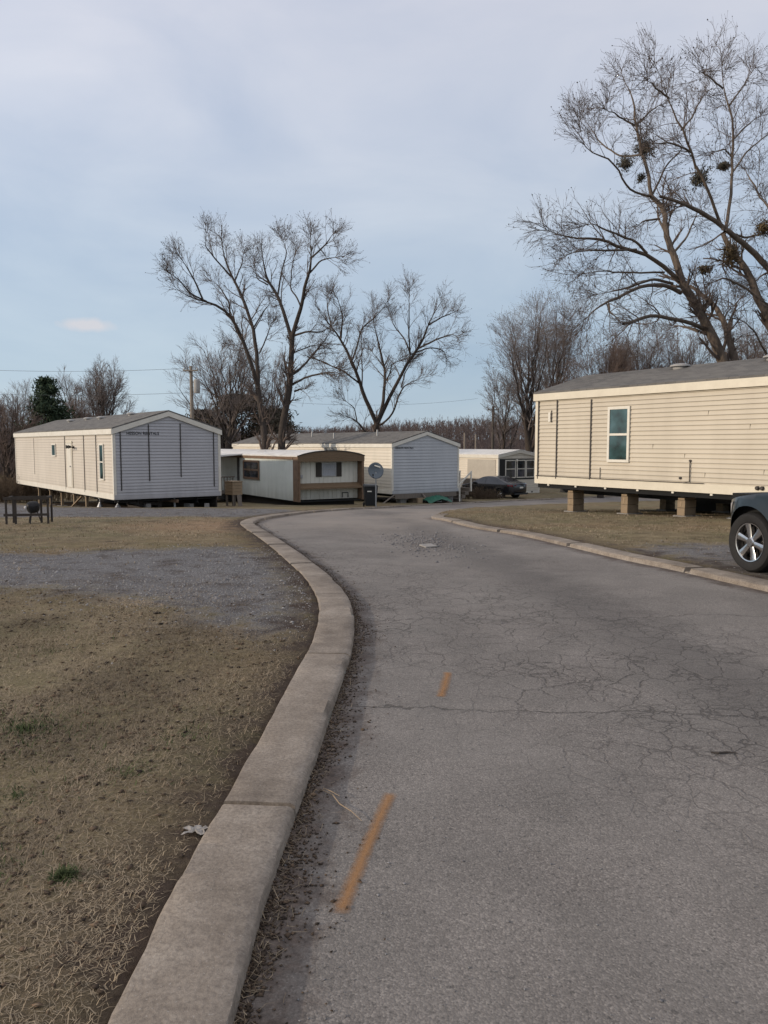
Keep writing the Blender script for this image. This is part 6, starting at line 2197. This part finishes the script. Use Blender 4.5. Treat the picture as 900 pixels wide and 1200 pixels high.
rng = np.random.default_rng(92)
n = 8200
y = 100 + 90 * rng.uniform(0, 1, n) ** .9; x = rng.uniform(-1, 1, n) * (y * .62 + 12)
hh = rng.uniform(2.4, 4.0, n) * (1 + .22 * np.sin(x * .07) * np.sin(y * .05 + x * .02)) * np.where(y < 125, .68, 1)
base = np.stack([x, y, ridge_h(x, y) - .3], 1)
P = 6
out = np.zeros((n, P, 3)); out[:, 0] = base
dr = np.stack([rng.normal(0, .09, n), rng.normal(0, .09, n), np.ones(n)], 1)
for k in range(1, P):
    out[:, k] = out[:, k - 1] + dr * (hh / (P - 1))[:, None]; dr[:, :2] += rng.normal(0, .08, (n, 2))
ra = np.linspace(1, .3, P)[None] * rng.uniform(.03, .06, n)[:, None]
G = Geo(); G.add(*tubes(out, ra, 4))
b1, r1 = grow(rng, out, ra, np.full(n, 8), .6, .7, 2.0, 4, .16, .6, .026, .12, .12)
G.add(*tubes(b1, r1, 3))
b2, r2 = grow(rng, b1, r1, np.full(len(b1), 3), .55, .4, 1.0, 3, .14, .7, .022, .2, .12)
G.add(*tubes(b2, r2, 3))
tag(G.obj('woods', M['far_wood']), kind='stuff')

# ------------------------------------------------------------------ light and sky
SUN_AZ, SUN_EL = R(196), R(15)          # world angle of the direction towards the sun
sl = bpy.data.lights.new('sun', 'SUN'); so = bpy.data.objects.new('sun', sl); col.objects.link(so)
sl.energy = 2.7; sl.angle = R(.8); sl.color = (1.0, .85, .67)
dv = Vector((math.cos(SUN_AZ) * math.cos(SUN_EL), math.sin(SUN_AZ) * math.cos(SUN_EL), math.sin(SUN_EL)))
so.rotation_euler = dv.to_track_quat('Z', 'Y').to_euler()
so.location = (-20, -8, 12)

wd = bpy.data.worlds.new("World"); scene.world = wd; wd.use_nodes = True
nt = wd.node_tree; N = nt.nodes; Lk = nt.links.new
bg = N['Background']
sky = N.new('ShaderNodeTexSky'); sky.sky_type = 'NISHITA'; sky.sun_disc = False
sky.sun_elevation = SUN_EL; sky.sun_rotation = math.pi / 2 - SUN_AZ
sky.air_density = 1.0; sky.dust_density = 1.5; sky.ozone_density = 2.0
tc = N.new('ShaderNodeTexCoord')
sep = N.new('ShaderNodeSeparateXYZ'); Lk(tc.outputs['Generated'], sep.inputs[0])
# thin high overcast veil: colour by height above the horizon, density by noise
rp = N.new('ShaderNodeValToRGB'); e = rp.color_ramp.elements
stops = [(0.0, lin(184, 202, 215)), (.09, lin(182, 201, 217)), (.22, lin(188, 203, 220)), (.36, lin(202, 210, 225)), (.55, lin(216, 217, 228)), (1.0, lin(244, 243, 246))]
while len(e) < len(stops): e.new(.5)
for i, (p_, c) in enumerate(stops): e[i].position = p_; e[i].color = c
Lk(sep.outputs[2], rp.inputs[0])
mp = N.new('ShaderNodeMapping'); mp.inputs['Scale'].default_value = (1.0, 1.0, 2.6); Lk(tc.outputs['Generated'], mp.inputs[0])
nz = N.new('ShaderNodeTexNoise'); nz.inputs['Scale'].default_value = 2.5; nz.inputs['Detail'].default_value = 6; nz.inputs['Roughness'].default_value = .52; nz.inputs['Distortion'].default_value = .5
Lk(mp.outputs[0], nz.inputs['Vector'])
cr = N.new('ShaderNodeValToRGB'); cr.color_ramp.elements[0].position = .34; cr.color_ramp.elements[0].color = (.86, .90, .955, 1)
cr.color_ramp.elements[1].position = .72; cr.color_ramp.elements[1].color = (1.20, 1.15, 1.10, 1)
Lk(nz.outputs[0], cr.inputs[0])
mu = N.new('ShaderNodeMix'); mu.data_type = 'RGBA'; mu.blend_type = 'MULTIPLY'; mu.inputs[0].default_value = 1
sd_ = N.new('ShaderNodeVectorMath'); sd_.operation = 'DOT_PRODUCT'; sd_.inputs[1].default_value = (math.cos(SUN_AZ), math.sin(SUN_AZ), .35); Lk(tc.outputs['Generated'], sd_.inputs[0])
sr = N.new('ShaderNodeMapRange'); sr.inputs[1].default_value = -1; sr.inputs[2].default_value = 1; sr.inputs[3].default_value = .93; sr.inputs[4].default_value = 1.22; Lk(sd_.outputs['Value'], sr.inputs[0])
mg = N.new('ShaderNodeVectorMath'); mg.operation = 'SCALE'; Lk(rp.outputs[0], mg.inputs[0]); Lk(sr.outputs[0], mg.inputs['Scale'])
Lk(mg.outputs[0], mu.inputs[6]); Lk(cr.outputs[0], mu.inputs[7])
# one small bright cloud low on the left, at its own direction in the sky
cdir = (at(103, 381, 100) - Vector((0, 0, CAMZ))).normalized()
vm = N.new('ShaderNodeVectorMath'); vm.operation = 'SUBTRACT'; vm.inputs[1].default_value = cdir; Lk(tc.outputs['Generated'], vm.inputs[0])
nm = N.new('ShaderNodeVectorMath'); nm.operation = 'MULTIPLY'; nm.inputs[1].default_value = (31, 31, 130); Lk(vm.outputs[0], nm.inputs[0])
ln_ = N.new('ShaderNodeVectorMath'); ln_.operation = 'LENGTH'; Lk(nm.outputs[0], ln_.inputs[0])
n2 = N.new('ShaderNodeTexNoise'); n2.inputs['Scale'].default_value = 34; n2.inputs['Detail'].default_value = 5; Lk(tc.outputs['Generated'], n2.inputs['Vector'])
ad = N.new('ShaderNodeMath'); ad.operation = 'MULTIPLY_ADD'; ad.inputs[1].default_value = 1.6; Lk(n2.outputs[0], ad.inputs[0]); Lk(ln_.outputs['Value'], ad.inputs[2])
c2 = N.new('ShaderNodeValToRGB'); c2.color_ramp.elements[0].position = .6; c2.color_ramp.elements[0].color = (.8, .8, .8, 1); c2.color_ramp.elements[1].position = 1.0; c2.color_ramp.elements[1].color = (0, 0, 0, 1)
dv2 = N.new('ShaderNodeMath'); dv2.operation = 'MULTIPLY'; dv2.inputs[1].default_value = .52; Lk(ad.outputs[0], dv2.inputs[0]); Lk(dv2.outputs[0], c2.inputs[0])
mc = N.new('ShaderNodeMix'); mc.data_type = 'RGBA'; Lk(c2.outputs[0], mc.inputs[0]); Lk(mu.outputs[2], mc.inputs[6]); mc.inputs[7].default_value = lin(228, 224, 228)
# physical sky at low strength shows through the veil
sc_ = N.new('ShaderNodeMix'); sc_.data_type = 'RGBA'; sc_.blend_type = 'MULTIPLY'; sc_.inputs[0].default_value = 1; sc_.inputs[7].default_value = (1, 1, 1, 1)
Lk(sky.outputs[0], sc_.inputs[6])
fm = N.new('ShaderNodeMix'); fm.data_type = 'RGBA'; fm.inputs[0].default_value = .86
vl = N.new('ShaderNodeVectorMath'); vl.operation = 'SCALE'; vl.inputs['Scale'].default_value = 10.0; Lk(mc.outputs[2], vl.inputs[0])
Lk(sc_.outputs[2], fm.inputs[6]); Lk(vl.outputs[0], fm.inputs[7])
fm.clamp_result = False; fm.clamp_factor = True
Lk(fm.outputs[2], bg.inputs[0]); bg.inputs[1].default_value = .10

scene.view_settings.view_transform = 'Standard'
scene.view_settings.look = 'None'
scene.view_settings.exposure = 0
scene.render.resolution_x = 768; scene.render.resolution_y = 1024
